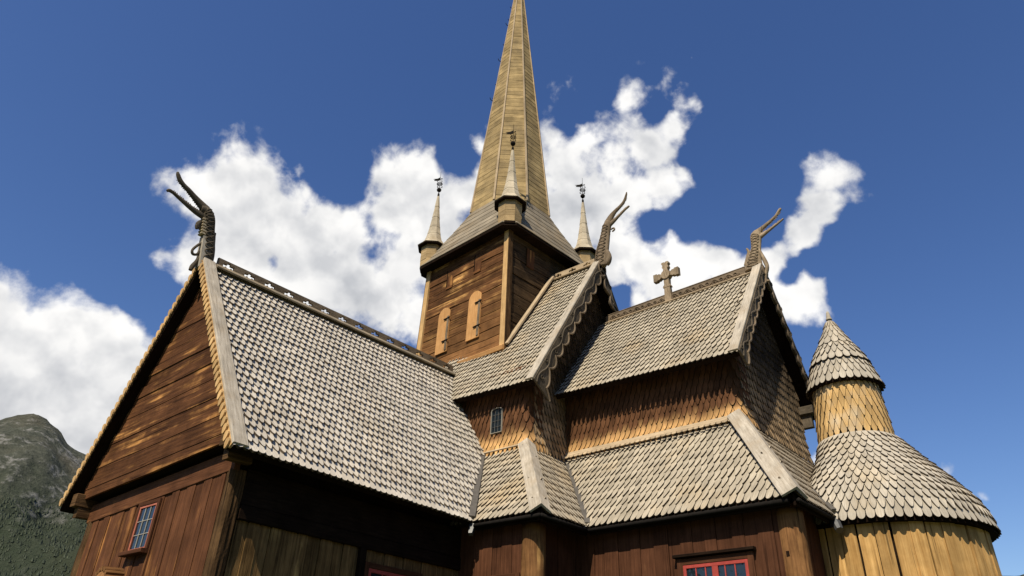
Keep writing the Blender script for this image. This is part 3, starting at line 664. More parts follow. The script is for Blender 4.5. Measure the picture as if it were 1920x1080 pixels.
dragon(plC, (0, 1, 0),
  [(-6.62, 12.55, .30, .10), (-6.60, 12.80, .28, .10), (-6.52, 13.05, .22, .10), (-6.44, 13.30, .17, .10), (-6.40, 13.55, .18, .11), (-6.37, 13.75, .19, .12), (-6.27, 13.87, .14, .10)],
  [(-6.34, 13.82, .16, .10), (-6.16, 13.94, .085, .06), (-5.98, 14.03, .065, .05), (-5.80, 14.12, .055, .045), (-5.64, 14.22, .05, .04), (-5.54, 14.33, .05, .04), (-5.46, 14.42, .045, .04), (-5.44, 14.45, .02, .02)],
  [(-6.30, 13.66, .11, .08), (-6.10, 13.72, .07, .055), (-5.92, 13.79, .05, .045), (-5.74, 13.87, .042, .04), (-5.58, 13.94, .036, .035), (-5.44, 14.01, .028, .03), (-5.42, 14.02, .018, .02)],
  [[(-6.35, 13.2, .04, .08), (-6.28, 12.9, .06, .08), (-6.22, 12.65, .07, .08), (-6.20, 12.45, .06, .08), (-6.30, 12.15, .05, .07), (-6.30, 12.0, .05, .06), (-6.20, 11.97, .035, .05)],
   [(-6.74, 13.4, .03, .03), (-6.70, 13.25, .05, .04), (-6.76, 13.1, .05, .04), (-6.82, 12.95, .05, .04), (-6.88, 12.8, .05, .04)]],
  'dragon_wood', 'pale wooden dragon head on the right hand gable')
# ------------------------------------------------ nave
def carved_barge(mb, apex, foot, inward, depth, amp, L_, th=.06, drop=.45, par=None):
    """wavy lower edge, a rope along it and a vine in relief"""
    a = np.array(apex, float); f = np.array(foot, float); d = f-a; T_ = np.linalg.norm(d); d /= T_; inn = np.array(inward, float)
    nn = np.cross(d, inn); nn /= np.linalg.norm(nn); nn = nn if nn[2] > 0 else -nn
    n = int(T_/L_*12); S_ = np.linspace(0, T_, n)
    def dp(s): return depth+amp*abs(math.sin(math.pi*s/L_))**.7*1.0+(drop*max(0, (s-(T_-.75))/.75)**1.5 if s > T_-.75 else 0)
    prev = None
    for i in range(n-1):
        s0, s1 = S_[i], S_[i+1]
        q = [a+d*s0+nn*.05, a+d*s1+nn*.05, a+d*s1-nn*dp(s1), a+d*s0-nn*dp(s0)]
        mb.prism(q, inn*th, along=d)
    mb2 = type(mb)(mb.tf) if isinstance(mb, MBT) else MB(); mb2.tube([a+d*s-nn*(dp(s)-.015)-inn*.012 for s in S_], .036, 6)
    mb2.build('rope_moulding', 'carved_wood', par)
    mb.tube([a+d*s-nn*(depth*.42+.07*math.sin(2*math.pi*s/(L_*1.9)))-inn*.01 for s in S_], .026, 6)
    k_ = int(T_/(L_*.95))
    for j in range(k_):
        s = (j+.5)*T_/k_; c = a+d*s-nn*(depth*.42-.08*(1 if j % 2 else -1))
        ring = [c+d*.075*math.cos(t_)*(1-t_/11)+nn*.075*math.sin(t_)*(1-t_/11)-inn*.012 for t_ in np.linspace(0, 6.6, 16)]
        mb.tube(ring, .018, 5)
N00, N10, N01, N11 = (-17.3, yn-nrw, nze+.20), (xnb, yn-nrw, nze), (-17.3, yn, nz), (xnb, yn, nz)
mb = MB(); shingles(mb, bil(N00, N10, N01, N11), 27, 31, LOZ, t=.037)
nr_ = mb.build('nave_roof', 'tan_shingle', ROOT, label='steep grey brown shingled roof below the tower')
mb = MB(); slab(mb, N00, N10, N01, N11, .12)
mb.prism([(-21, yn, nz-.03), (xnb, yn, nz-.03), (xnb, yn+nrw, nze), (-21, yn+nrw, nze)], (0, 0, -.16)); mb.build('roof_deck', 'dark_wood', nr_)
for sy in (-1, 1):
    apx = (xnb+.02, yn, nz+.06); ft = (xnb+.02, yn+sy*(nrw+.03), nze-.02)
    mb = MB(); barge_top(mb, apx, ft, (-1, 0, 0), .29, .06, .09); bb = mb.build('bargeboard', 'silver_board', nr_)
    mb = MB(); carved_barge(mb, np.array(apx)+(.03, 0, 0), np.array(ft)+(.03, 0, 0), (-1, 0, 0), .22, .20, .64, par=nr_); mb.build('carved_edge', 'dark_carved_wood', bb)
mb = MB(); crest(mb, (-14.35, yn, nz+.09), (xnb-.25, yn, nz+.09), .23, .66)
mb.beam((-14.4, yn-.09, nz+.03), (xnb-.3, yn-.09, nz+.03), (0, -.6, 1), .2, .05); mb.build('ridge_board', 'tan_board', nr_)
# nave wall, shingled, with a rounded corner
def wallpath(xa, xb, ys, rad, x_end=None, z0=0, z1=1, flare=.10, ext=.35):
    """plan: along y=ys from xa to xb, then a quarter turn to the north"""
    L1 = xb-rad-xa; La = math.pi/2*rad; T_ = L1+La+ext
    def S(u, v):
        s = np.asarray(u)*T_; v = np.asarray(v, float); out = flare*np.clip(1-v/.35, 0, 1)**2
        a = np.clip((s-L1)/rad, 0, math.pi/2); e = np.clip(s-L1-La, 0, None)
        X = np.where(s <= L1, xa+s, xb-rad+(rad+out)*np.sin(a)); Y = np.where(s <= L1, ys-out, ys+rad-(rad+out)*np.cos(a)+e)
        return np.stack([X, Y, z0+(z1-z0)*v], -1)
    return S, T_
S, T_ = wallpath(-16.5, xnw+.03, ynw, .26, z0=ztop-.05, z1=9.4)
mb = MB(); shingles(mb, S, 9, int(T_/.172), POINT, t=.030, flip=1)
nw = mb.build('nave_wall', 'wall_shingle', ROOT)
mb = MB(); mb.box((-20.5, ynw+.06, 5.0), (xnw-.08, 2*yn-ynw-.06, 9.2), 0); mb.prism([(xnw-.07, ynw+.05, 9.1), (xnw-.07, 2*yn-ynw-.05, 9.1), (xnw-.07, yn, nz-.35)], (-.2, 0, 0)); mb.build('wall_core', 'dark_wood', ROOT)
def gable_shingles(tf, xw, yS, yN, z0, yr, zr_, sl, rows, mat, flare=.1):
    mb = MBT(tf)
    H_ = zr_-z0
    def S(u, v):
        u = np.asarray(u, float); v = np.asarray(v, float); out = flare*np.clip(1-v/.18, 0, 1)**2
        return np.stack([xw+out, yS+(yN-yS)*u, z0+H_*v], -1)
    keep = lambda P: P[:, 2] < zr_-.28-sl*np.abs(P[:, 1]-yr)
    shingles(mb, S, rows, int((yN-yS)/.165), POINT, t=.040, keep=keep, flip=1)
    return mb.build('gable_shingles', mat, ROOT)
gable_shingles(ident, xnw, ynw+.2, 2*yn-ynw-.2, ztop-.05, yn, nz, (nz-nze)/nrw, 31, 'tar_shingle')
# nave window (pale frame, round head)
def small_window():
    cx, z0_, wd_, hg = -13.77, 7.40, .44, .80; y_ = ynw-.105
    mb = MB(); pts = [(cx-wd_/2, y_, z0_), (cx+wd_/2, y_, z0_), (cx+wd_/2, y_, z0_+hg-.08)]+[(cx+wd_/2*math.cos(a), y_, z0_+hg-.08+.08*math.sin(a)) for a in np.linspace(.25, math.pi-.25, 9)]+[(cx-wd_/2, y_, z0_+hg-.08)]
    P = np.array(pts); C_ = np.array((cx, y_, z0_+hg/2)); inn = C_+(P-C_)*np.array((.93, 1, .965))
    for i in range(len(P)):
        j = (i+1) % len(P); mb.prism([P[i], P[j], inn[j], inn[i]], (0, .12, 0), along=P[j]-P[i])
    wn = mb.build('window', 'pale_paint', ROOT, label='small pale framed window in the shingled wall')
    mb = MB(); mb.prism(list(inn+np.array((0, .03, 0))), (0, .02, 0)); mb.build('pane', 'window_glass', wn)
    mb = MB()
    for i in (1, 2): mb.beam((cx-wd_*.43+wd_*.86*i/3, y_+.02, z0_+.03), (cx-wd_*.43+wd_*.86*i/3, y_+.02, z0_+hg-.07), (0, 1, 0), .012, .02)
    for j in (1, 2, 3): mb.beam((cx-wd_*.43, y_+.021, z0_+hg*j/4.2), (cx+wd_*.43, y_+.021, z0_+hg*j/4.2), (0, 1, 0), .010, .018)
    mb.build('glazing_bars', 'lead_sheet', wn)
small_window()
# lower (aisle) roof round the nave
A0, A1 = (-15.5, yne, zlow+.02), (xne, yne, zlow); B0, B1 = (-17.2, ynw, ztop), (xnw, ynw, ztop)
hipf = lambda P: P[:, 0] < xne-(P[:, 1]-yne)/(ynw-yne)*(xne-xnw)-.10
Sx = bil((-15.5, yne, zlow), (xne, yne, zlow), (-15.5, ynw, ztop), (xne, ynw, ztop))
mb = MB(); shingles(mb, Sx, 11, 31, LOZ, t=.037, keep=hipf)
Se = bil((xne, yne, zlow), (xne, yne+5.2, zlow), (xnw, yne, ztop), (xnw, yne+5.2, ztop))
hipe = lambda P: (P[:, 1] > yne+(xne-P[:, 0])/(xne-xnw)*(ynw-yne)+.10)
shingles(mb, Se, 11, 31, LOZ, t=.037, keep=hipe)
ar = mb.build('aisle_roof', 'tan_shingle', ROOT)
mb = MB(); slab(mb, (-15.5, yne, zlow), (xne, yne, zlow), (-15.5, ynw, ztop), (xnw, ynw, ztop), .10); slab(mb, (xne, yne, zlow), (xne, yne+5.2, zlow), (xnw, ynw, ztop), (xnw, yne+5.2, ztop), .10); mb.build('roof_deck', 'dark_wood', ar)
def hip(mb, top, foot, n1, n2, wd=.25, th=.05, lift=.16):
    """two planks meeting over a hip"""
    t_ = np.array(top, float); f = np.array(foot, float); d = f-t_; P = []
    nA, nB = [np.array(q, float)/np.linalg.norm(q) for q in (n1, n2)]; dd = d/np.linalg.norm(d)
    sA = np.cross(dd, nA); sA = sA if np.dot(sA, nB) < 0 else -sA; sB = np.cross(dd, nB); sB = sB if np.dot(sB, nA) < 0 else -sB
    m_ = (nA+nB)/np.linalg.norm(nA+nB); L_ = lift
    left, mid, right = t_+sA*wd+nA*(L_-.02), t_+m_*(L_+.05), t_+sB*wd+nB*(L_-.02)
    mb.prism([left-nA*th, left, mid, mid-m_*th*1.4], d, along=d); mb.prism([mid-m_*th*1.4, mid-m_*.001, right, right-nB*th], d, along=d)
mb = MB(); hip(mb, (xnw-.02, ynw-.02, ztop+.03), (xne+.03, yne-.03, zlow-.03), (0, -1.2, 1), (1.19, 0, 1), wd=.215); mb.build('hip_board', 'silver_board', ar)
mb = MB()
for (pa, pb, n_, sd_) in (((-14.9, ynw-.10, ztop+.06), (xnw+.05, ynw-.10, ztop+.06), 14, (0, -1, -1.2)),):
    mb.beam(pa, pb, (0, -1.2, 1), .16, .04)
mb.build('apron_board', 'tan_board', ar)
def valley(mb, top, foot, n1, n2, wd=.17):
    t_ = np.array(top, float); f = np.array(foot, float); n = np.array(n1, float)/np.linalg.norm(n1)+np.array(n2, float)/np.linalg.norm(n2)
    mb.beam(t_, f, n, wd, .05, off=(0, .13))
mb = MB(); valley(mb, (-14.32, 15.55, 6.78), (xE+.02, yne-.05, ze-.06), (1.48, 0, 1), (0, -1.2, 1)); mb.build('valley_flashing', 'valley_sheet', ar)
mb = MB(); valley(mb, (xnw+.06, 17.42, ztop-.05), (xne+.02, yce-.03, zlow-.03), (1.19, 0, 1), (0, -1.3, 1)); mb.build('valley_flashing', 'valley_sheet', ar)
# gutters
def gutter(pts, parent, r_=.05):
    mb = MB(); q0, q1 = [np.array(p_, float) for p_ in pts]; d_ = (q1-q0)/np.linalg.norm(q1-q0); sd_ = np.cross(d_, (0, 0, 1.))
    mb.beam(q0-sd_*.09+(0, 0, -.10), q1-sd_*.09+(0, 0, -.10), (0, 0, 1), .05, .24); mb.build('fascia', 'dark_wood', parent)
    mb = MB(); mb.tube([np.array(p_)+(0, 0, -.12) for p_ in pts], r_, 10); return mb.build('gutter', 'black_iron', parent, smooth=True)
gutter([(xE+.15, yne-.07, zlow), (xne+.05, yne-.07, zlow)], ar); gutter([(xne+.07, yne-.05, zlow), (xne+.07, yce-.05, zlow)], ar)
mb = MB(); mb.beam((xE+.05, yne-.02, zlow-.10), (xE+.12, yne-.16, zlow-.34), (0, 0, 1), .16, .16, taper=.35); mb.build('gutter_spout', 'grey_metal', ar)
# nave lower wall + post
yl = yne+.27
mb = MB(); x = -13.3; k = 0
while x < xne-.65:
    wd_ = R.uniform(.26, .36); dep = R.uniform(0, .012)+(.016 if k % 2 else 0)
    mb.prism([(x, yl-dep, -1.66), (x+wd_-.008, yl-dep, -1.66), (x+wd_-.008, yl-dep, 4.3), (x, yl-dep, 4.3)], (0, .06, 0), along=(0, 0, 1)); x += wd_; k += 1
xl = xne-.42; y = yl+.2
while y < yce+.5:
    wd_ = R.uniform(.26, .36); dep = R.uniform(0, .012)+(.016 if k % 2 else 0)
    mb.prism([(xl+dep-.1, y, -1.66), (xl+dep-.1, y+wd_-.008, -1.66), (xl+dep-.1, y+wd_-.008, 4.3), (xl+dep-.1, y, 4.3)], (-.06, 0, 0), along=(0, 0, 1)); y += wd_; k += 1
mb.build('plank_wall', 'lower_plank', ROOT, label='red brown lower wall planks behind the round posts')
mb = MB(); mb.box((-13.4, yl+.07, -1.66), (xl-.18, 17.2, 4.4), 2); mb.build('wall_core', 'dark_wood', ROOT)
def log(c, r_, z0_, z1_, mat, name='log_post', parent=None, slot=None):
    mb = MB(); V = []; F = []; nz_, na_ = 46, 28; s1, s2 = R.uniform(0, 6), R.uniform(0, 6)
    for i in range(nz_):
        zz = z0_+(z1_-z0_)*i/(nz_-1)
        for j in range(na_):
            a = 2*math.pi*j/na_; q = r_*(1+.02*math.sin(2*a+s1+zz*.4)+.014*math.sin(7*a+s2+zz*1.1)); V.append((c[0]+q*math.cos(a), c[1]+q*math.sin(a), zz))
    for i in range(nz_-1):
        for j in range(na_): F.append([i*na_+j, i*na_+(j+1) % na_, (i+1)*na_+(j+1) % na_, (i+1)*na_+j])
    F.append([(nz_-1)*na_+j for j in range(na_)]); F.append([j for j in reversed(range(na_))])
    mb.add(V, F, [[(V[i][2], (i % na_)*r_*.22) for i in f] for f in F])
    o = mb.build(name, mat, parent or ROOT, smooth=True)
    if slot is not None:
        mb = MB(); mb.box(slot[0], slot[1], 2); mb.build('mortise', 'dark_wood', o)
    return o
log((-10.98, yne+.46, 0), .28, -1.66, 4.05, 'golden_post')
# ------------------------------------------------ chancel
C00, C10, C01, C11 = [CH(p_) for p_ in ((-13.1, yc-crw, cze+.30), (xcb, yc-crw, cze), (-13.1, yc, cz-.05), (xcb, yc, cz-.05))]
mb = MB(); shingles(mb, bil(C00, C10, C01, C11), 18, 41, LOZ, t=.037)
cr_ = mb.build('chancel_roof', 'tan_shingle', ROOT, label='grey brown shingled roof with a carved ridge and cross')
mb = MB(); slab(mb, C00, C10, C01, C11, .12); cn = [CH(p_) for p_ in ((-12.6, yc, cz-.08), (xcb, yc, cz-.08), (xcb, yc+crw, cze), (-12.6, yc+crw, cze))]
mb.prism(cn, (0, 0, -.15)); mb.build('roof_deck', 'dark_wood', cr_)
for sy in (-1, 1):
    apx = (xcb+.02, yc, cz+.05); ft = (xcb+.02, yc+sy*(crw+.03), cze-.02)
    mb = MBT(CH); barge_top(mb, apx, ft, (-1, 0, 0), .29, .06, .09); bb = mb.build('bargeboard', 'tan_board' if sy > 0 else 'silver_board', cr_)
    mb = MBT(CH); carved_barge(mb, np.array(apx)+(.03, 0, 0), np.array(ft)+(.03, 0, 0), (-1, 0, 0), .20, .10, .42, drop=.2, par=cr_); mb.build('carved_edge', 'dark_carved_wood', bb)
# north purlin end under the eave
mb = MBT(CH); mb.box((xcw-.2, cwN-.12, cze-.15), (xcb+.02, cwN+.22, cze+.10), 0); mb.box((xcw-.2, cwN-.02, cze-.55), (xcb-.10, cwN+.16, cze-.15), 2); mb.build('purlin_end', 'dark_carved_wood', ROOT)
# carved ridge and cross
mb = MBT(CH); mb.box((-12.3, yc-.035, cz-.12), (xcb-.02, yc+.035, cz+.22), 0)
mb.tube([(-12.2, yc-.03, cz+.23), (xcb-.2, yc-.03, cz+.23)], .022, 6)
Lc = (xcb-.75)-(-12.1); nc_ = 20
for side in (-1, 1):
    yy = yc+side*.045
    path = [(-12.1+Lc*q/240, yy, cz+.06+.085*math.sin(q/240*nc_*math.pi)) for q in range(241)]
    mb.tube(path, .024, 6)
    for j in range(nc_):
        cx_ = -12.1+Lc*(j+.5)/nc_; sg = -1 if j % 2 == 0 else 1
        mb.tube([(cx_+(.105-.008*t_)*math.cos(t_), yy+side*.006, cz+.055+sg*.01+(.10-.009*t_)*math.sin(t_)*(-sg)) for t_ in np.linspace(0, 9.5, 22)], .017, 5)
rb = mb.build('ridge_board', 'carved_wood', cr_, label='ridge board carved with scrolling vines')
mb = MBT(CH); mb.beam((-12.3, yc-.10, cz-.10), (xcb-.3, yc-.10, cz-.10), (0, -.69, 1), .24, .06); mb.build('ridge_plank', 'tan_board', cr_)
mb = MBT(CH); xx = -9.70; Yc = yc-.09
mb.prism([(xx-.13, Yc, 12.30), (xx+.13, Yc, 12.30), (xx+.11, Yc, 13.02), (xx-.11, Yc, 13.02)], (0, .14, 0), along=(0, 0, 1))
def cr(pts): mb.prism([(xx+a, Yc-.012, 13.52+b_) for a, b_ in pts], (0, .16, 0), along=(0, 0, 1))
cr([(-.15, -.50), (.15, -.50), (.13, -.43), (.09, -.40), (.10, -.10), (-.10, -.10), (-.09, -.40), (-.13, -.43)])
cr([(-.10, .10), (.10, .10), (.08, .25), (.12, .30), (.12, .36), (.09, .40), (.14, .46), (.13, .52), (.04, .53), (0, .50), (-.04, .53), (-.13, .52), (-.14, .46), (-.09, .40), (-.12, .36), (-.12, .30), (-.08, .25)])
for sg in (-1, 1): cr([(sg*.09, -.09), (sg*.2, -.075), (sg*.26, -.12), (sg*.32, -.11), (sg*.35, -.15), (sg*.49, -.15), (sg*.49, .15), (sg*.35, .15), (sg*.32, .11), (sg*.26, .12), (sg*.2, .075), (sg*.09, .09)])
mb.prism([(xx+.17*math.cos(a), Yc-.05, 13.52+.17*math.sin(a)) for a in np.linspace(0, 2*math.pi, 21)[:-1]], (0, .22, 0))
mb.build('ridge_cross', 'dragon_wood', ROOT)
# chancel walls
S, T_ = wallpath(-12.9, xcw+.03, cwS, .26, z0=czt-.05, z1=9.2)
mb = MBT(CH); shingles(mb, S, 9, int(T_/.172), POINT, t=.030); mb.build('chancel_wall', 'wall_shingle', ROOT)
mb = MBT(CH); mb.box((-12.8, cwS+.06, 5.0), (xcw-.08, cwN-.06, 9.0), 0); mb.prism([(xcw-.07, cwS+.05, 8.9), (xcw-.07, cwN-.05, 8.9), (xcw-.07, yc, cz-.35)], (-.2, 0, 0)); mb.build('wall_core', 'dark_wood', ROOT)
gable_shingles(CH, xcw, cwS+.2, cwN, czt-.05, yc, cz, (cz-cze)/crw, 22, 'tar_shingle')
# chancel lower roof
CL = CH
Sc = bil((-13.0, yce, zlow), (xce, yce, zlow), (-13.0, cwS, czt), (xce, cwS, czt))
hs_ = lambda P: P[:, 0] < xce-(P[:, 1]-yce)/(cwS-yce)*(xce-xcw)-.10
mb = MBT(CL); shingles(mb, Sc, 10, 47, LOZ, t=.037, keep=hs_)
Sf = bil((xce, yce, zlow), (xce, yce+7, zlow), (xcw, yce, czt), (xcw, yce+7, czt))
he_ = lambda P: (P[:, 1] > yce+(xce-P[:, 0])/(xce-xcw)*(cwS-yce)+.10) & (np.hypot(P[:, 0]-AP[0], P[:, 1]-AP[1]) > .5)
shingles(mb, Sf, 10, 42, LOZ, t=.037, keep=he_)
cl_ = mb.build('aisle_roof', 'tan_shingle', ROOT)
mb = MBT(CL); slab(mb, (-13, yce, zlow), (xce, yce, zlow), (-13, cwS, czt), (xcw, cwS, czt), .10); slab(mb, (xce, yce, zlow), (xce, yce+7, zlow), (xcw, cwS, czt), (xcw, yce+7, czt), .10); mb.build('roof_deck', 'dark_wood', cl_)
mb = MBT(CL); hip(mb, (xcw-.05, cwS-.05, czt+.08), (xce+.03, yce-.03, zlow-.03), (0, -1.31, 1), (1.5, 0, 1), wd=.25); mb.build('hip_board', 'silver_board', cl_)
mb = MBT(CL); mb.beam((-12.5, cwS-.13, czt+.0), (xcw+.0, cwS-.13, czt+.0), (0, -1.31, 1), .20, .04, off=(0, .05))
for j in range(34):
    xx = -12.4+j*.165; c = np.array((xx, cwS-.24, czt-.12)); d_ = np.array((0, -.607, -.795))
    mb.prism([c+np.array((.078*math.cos(a), 0, 0))+d_*(.03+.05*math.sin(a))+np.array((0, -.05, .04)) for a in np.linspace(0, 2*math.pi, 11)[:-1]], np.array((0, -.8, .6))*.02, along=d_)
mb.build('apron_board', 'tan_board', cl_)
g1 = CL(np.array([(xne+.2, yce-.07, zlow-.0), (xce-.12, yce-.07, zlow-.0)])); gutter(list(g1), cl_, .052)
g2 = CL(np.array([(xce+.07, yce+.0, zlow), (xce+.07, AP[1]-2.45, zlow)])); gutter(list(g2), cl_)
yl2 = yce+.27
mb = MBT(CL); x = xl-.1; k = 0
while x < xce-.5:
    wd_ = R.uniform(.26, .42); dep = R.uniform(0, .012)+(.018 if k % 2 else 0)
    mb.prism([(x, yl2-dep, -1.66), (x+wd_-.008, yl2-dep, -1.66), (x+wd_-.008, yl2-dep, 4.3), (x, yl2-dep, 4.3)], (0, .06, 0), along=(0, 0, 1)); x += wd_; k += 1
xl2 = xce-.42; y = yl2+.2
while y < AP[1]-1.9:
    wd_ = R.uniform(.3, .42); dep = R.uniform(0, .012)
    mb.prism([(xl2+dep, y, -1.66), (xl2+dep, y+wd_-.008, -1.66), (xl2+dep, y+wd_-.008, 4.3), (xl2+dep, y, 4.3)], (-.06, 0, 0), along=(0, 0, 1)); y += wd_
mb.build('plank_wall', 'lower_plank', ROOT, label='red brown lower wall planks beside the red window')
mb = MBT(CL); mb.box((xl-.1, yl2+.07, -1.66), (xl2-.08, 24, 4.4), 2); mb.build('wall_core', 'dark_wood', ROOT)
log(CL(np.array((xce-.38, yce+.52, 0.))), .30, -1.66, 4.05, 'golden_post', slot=((-5.575, 15.43, 3.06), (-5.435, 15.72, 3.17)))
window('window', CL(np.array((-7.08, yl2-.036, 2.57))), (1, -.024, 0), (0, 0, 1), (-.024, -1, 0), 1.54, 1.06, 6, 2, 'red_paint', 'red_paint', fr=.075, bar=.028, mullion=True, casing=.14, hood=True)
window('window', (-11.85, yl-.034, 2.30), (1, 0, 0), (0, 0, 1), (0, -1, 0), 1.1, 1.05, 4, 2, 'red_paint', 'red_paint', fr=.07, bar=.028, mullion=True, casing=.12)
# ------------------------------------------------ apse with round turret
mb = MB(); n_ = 42
for k in range(n_):
    a0, a1 = 2*math.pi*k/n_, 2*math.pi*(k+1+R.uniform(-.12, .12))/n_-.009; r_ = 2.33+R.uniform(-.012, .014)+(.02 if k % 2 else 0)
    P = [(AP[0]+r_*math.cos(a), AP[1]+r_*math.sin(a)) for a in (a0, (a0+a1)/2, a1)]; Q = [(AP[0]+(r_-.07)*math.cos(a), AP[1]+(r_-.07)*math.sin(a)) for a in (a1, (a0+a1)/2, a0)]
    mb.prism([(q[0], q[1], -1.66) for q in P+Q], (0, 0, 5.78), along=(0, 0, 1))
aw = mb.build('apse_wall', 'golden_plank', ROOT, label='round wall of golden vertical planks')
mb = MB(); mb.lathe(AP, [(2.24, -1.66), (2.24, 4.3)], 40); mb.build('wall_core', 'dark_wood', ROOT)
def surf(prof, hug=False):                # surface of revolution, v up the profile
    pr = np.array(prof, float); sl = np.r_[0, np.cumsum(np.linalg.norm(np.diff(pr, axis=0), axis=1))]; sl /= sl[-1]
    def S(u, v):
        a = np.asarray(u)*2*math.pi; r_ = np.interp(v, sl, pr[:, 0]); z_ = np.interp(v, sl, pr[:, 1])
        v = np.asarray(v); lo_ = v < 0
        sl0 = (pr[1]-pr[0])/(sl[1]-sl[0]); r_ = np.where(lo_, pr[0, 0]+sl0[0]*v, r_); z_ = np.where(lo_, pr[0, 1]+sl0[1]*v, z_)
        if hug:                # the skirt tucks in where it runs under the chancel roof
            d_ = np.abs((np.degrees(a) % 360)-180); q_ = np.clip((d_-15)/65, 0, 1); q_ = q_*q_*(3-2*q_)*.85+.15; r_ = np.where(r_ > .93, .93+(r_-.93)*q_, r_)
        return np.stack([AP[0]+r_*np.cos(a), AP[1]+r_*np.sin(a), z_], -1)
    return S
SK = [(2.49, 4.10), (2.44, 4.40), (2.28, 4.76), (2.05, 5.08), (1.80, 5.42), (1.45, 5.85), (1.18, 6.21), (.93, 6.56)]
mb = MB(); S = surf(SK, True); shingles(mb, S, 13, lambda i: 84 if i < 5 else (70 if i < 9 else 46), LOZ, t=.037, wrap=True, flip=1)
ak = mb.build('apse_roof', 'apse_shingle', ROOT, label='flared round roof of grey shingles')
mb = MB(); uu_, vv_ = np.meshgrid(np.linspace(0, 1, 61), np.linspace(0, 1, 16)); Pk = surf(SK, True)(uu_, vv_); Pk[..., 2] -= .015
F = [[j*61+i, j*61+i+1, (j+1)*61+i+1, (j+1)*61+i] for j in range(15) for i in range(60)]; base_ = Pk[0].copy(); c0_ = np.array((AP[0], AP[1], 0))
low_ = base_.copy(); low_[:, 2] -= .10; inn_ = c0_+(low_-c0_)*np.array((.9, .9, 1)); nP = Pk.size//3
F += [[nP+i, nP+i+1, i+1, i] for i in range(60)]+[[nP+61+i, nP+61+i+1, nP+i+1, nP+i] for i in range(60)]
mb.add(np.vstack([Pk.reshape(-1, 3), low_, inn_]), F, [[(0, 0)]*4]*len(F)); mb.build('roof_deck', 'dark_wood', ak)
DR = [(.90, 6.50), (.88, 7.0), (.84, 7.5), (.81, 8.2)]
mb = MB(); shingles(mb, surf(DR), 6, 32, LONG, t=.024, wrap=True)
td = mb.build('turret_drum', 'drum_shingle', ROOT, label='round drum of long pointed golden shingles')
mb = MB(); mb.lathe(AP, [(a-.015, b_) for a, b_ in DR], 36); mb.build('drum_core', 'dark_wood', td)
mb = MB(); CN = [(.935, 8.02), (.80, 8.50), (.62, 8.95), (.42, 9.36), (.20, 9.80), (.05, 10.18)]
def part_prof(z0_, z1_):
    pr = np.array(CN); zs = np.linspace(z0_, z1_, 6); return [(np.interp(q, pr[:, 1], pr[:, 0]), q) for q in zs]
shingles(mb, surf(part_prof(8.02, 8.74)), 3, 34, LOZ, t=.030, wrap=True, overhang=.15, lift=.0)
shingles(mb, surf(part_prof(8.70, 9.34)), 3, 25, LOZ, t=.030, wrap=True, overhang=.15, lift=.03)
shingles(mb, surf(part_prof(9.30, 10.18)), 4, 15, LOZ, t=.024, wrap=True, overhang=.15, lift=.03)
tc_ = mb.build('turret_roof', 'apse_shingle', ROOT, label='pointed round shingled cone roof')
mb = MB(); mb.lathe(AP, [(.80, 7.98), (.93, 7.98)]+CN, 36); mb.build('roof_deck', 'dark_wood', tc_)
mb = MB(); mb.lathe(AP, [(.055, 10.10), (.05, 10.24), (.085, 10.25), (.085, 10.28), (.07, 10.30), (.045, 10.48), (.02, 10.53)], 10); mb.build('finial', 'apse_shingle', tc_)
# outlet where the apse roof meets the chancel
mb = MB(); mb.tube([(-5.12, 17.42, 4.10), (-4.98, 17.2, 4.0), (-4.90, 17.08, 3.82)], [.12, .11, .09], 8); mb.build('gutter_spout', 'grey_metal', ak)
mb = MB(); valley(mb, (-6.35, 18.35, 5.75), (-5.02, 17.25, 4.20), (1.3, 0, 1), (-.5, -1, 1), .12); mb.build('valley_flashing', 'valley_sheet', ak)
# ------------------------------------------------ tower
tx0, ty0 = TC
def tprof(z): return 2.434+(2.351-2.434)*(z-10.795)/(15.566-10.795)
tow = None
for (ax, ay) in ((0, -1), (1, 0), (0, 1), (-1, 0)):
    mb = MBT(tw); z = 8.6; k = 0
    while z < 16.3:
        hg = R.uniform(.30, .46); z2 = min(z+hg, 16.35); dep = R.uniform(-.02, .02); sl_ = R.uniform(-.02, .02)
        def pt(s_, zz, o=0):
            h_ = tprof(zz)-.045+dep+o; a_ = s_*(tprof(zz)-.12)
            return (tx0+ax*h_-ay*a_, ty0+ay*h_+ax*a_, zz)
        sg = lambda q, kk: .016*math.sin(q*.9+kk*2.3)+.008*math.sin(q*2.1+kk)
        lo_ = [pt(-1+2*q/10, z+sg(q, k)+.008) for q in range(11)]; md_ = [pt(-1+2*q/10, z2-.05+sg(q, k+1), .008) for q in range(11)]; hi_ = [pt(-1+2*q/10, z2-.008+sg(q, k+1), -.012) for q in range(11)]
        mb.prism(lo_+md_[::-1], (-ax*.06, -ay*.06, 0), along=(-ay, ax, 0)); mb.prism(md_+hi_[::-1], (-ax*.05, -ay*.05, 0), along=(-ay, ax, 0)); z = z2; k += 1
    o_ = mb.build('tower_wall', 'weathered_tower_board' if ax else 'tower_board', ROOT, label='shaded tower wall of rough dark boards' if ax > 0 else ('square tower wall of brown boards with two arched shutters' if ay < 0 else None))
    tow = tow or o_
mb = MBT(tw); mb.box((tx0-2.27, ty0-2.27, 8.5), (tx0+2.27, ty0+2.27, 16.4), 2); mb.build('wall_core', 'dark_wood', ROOT)
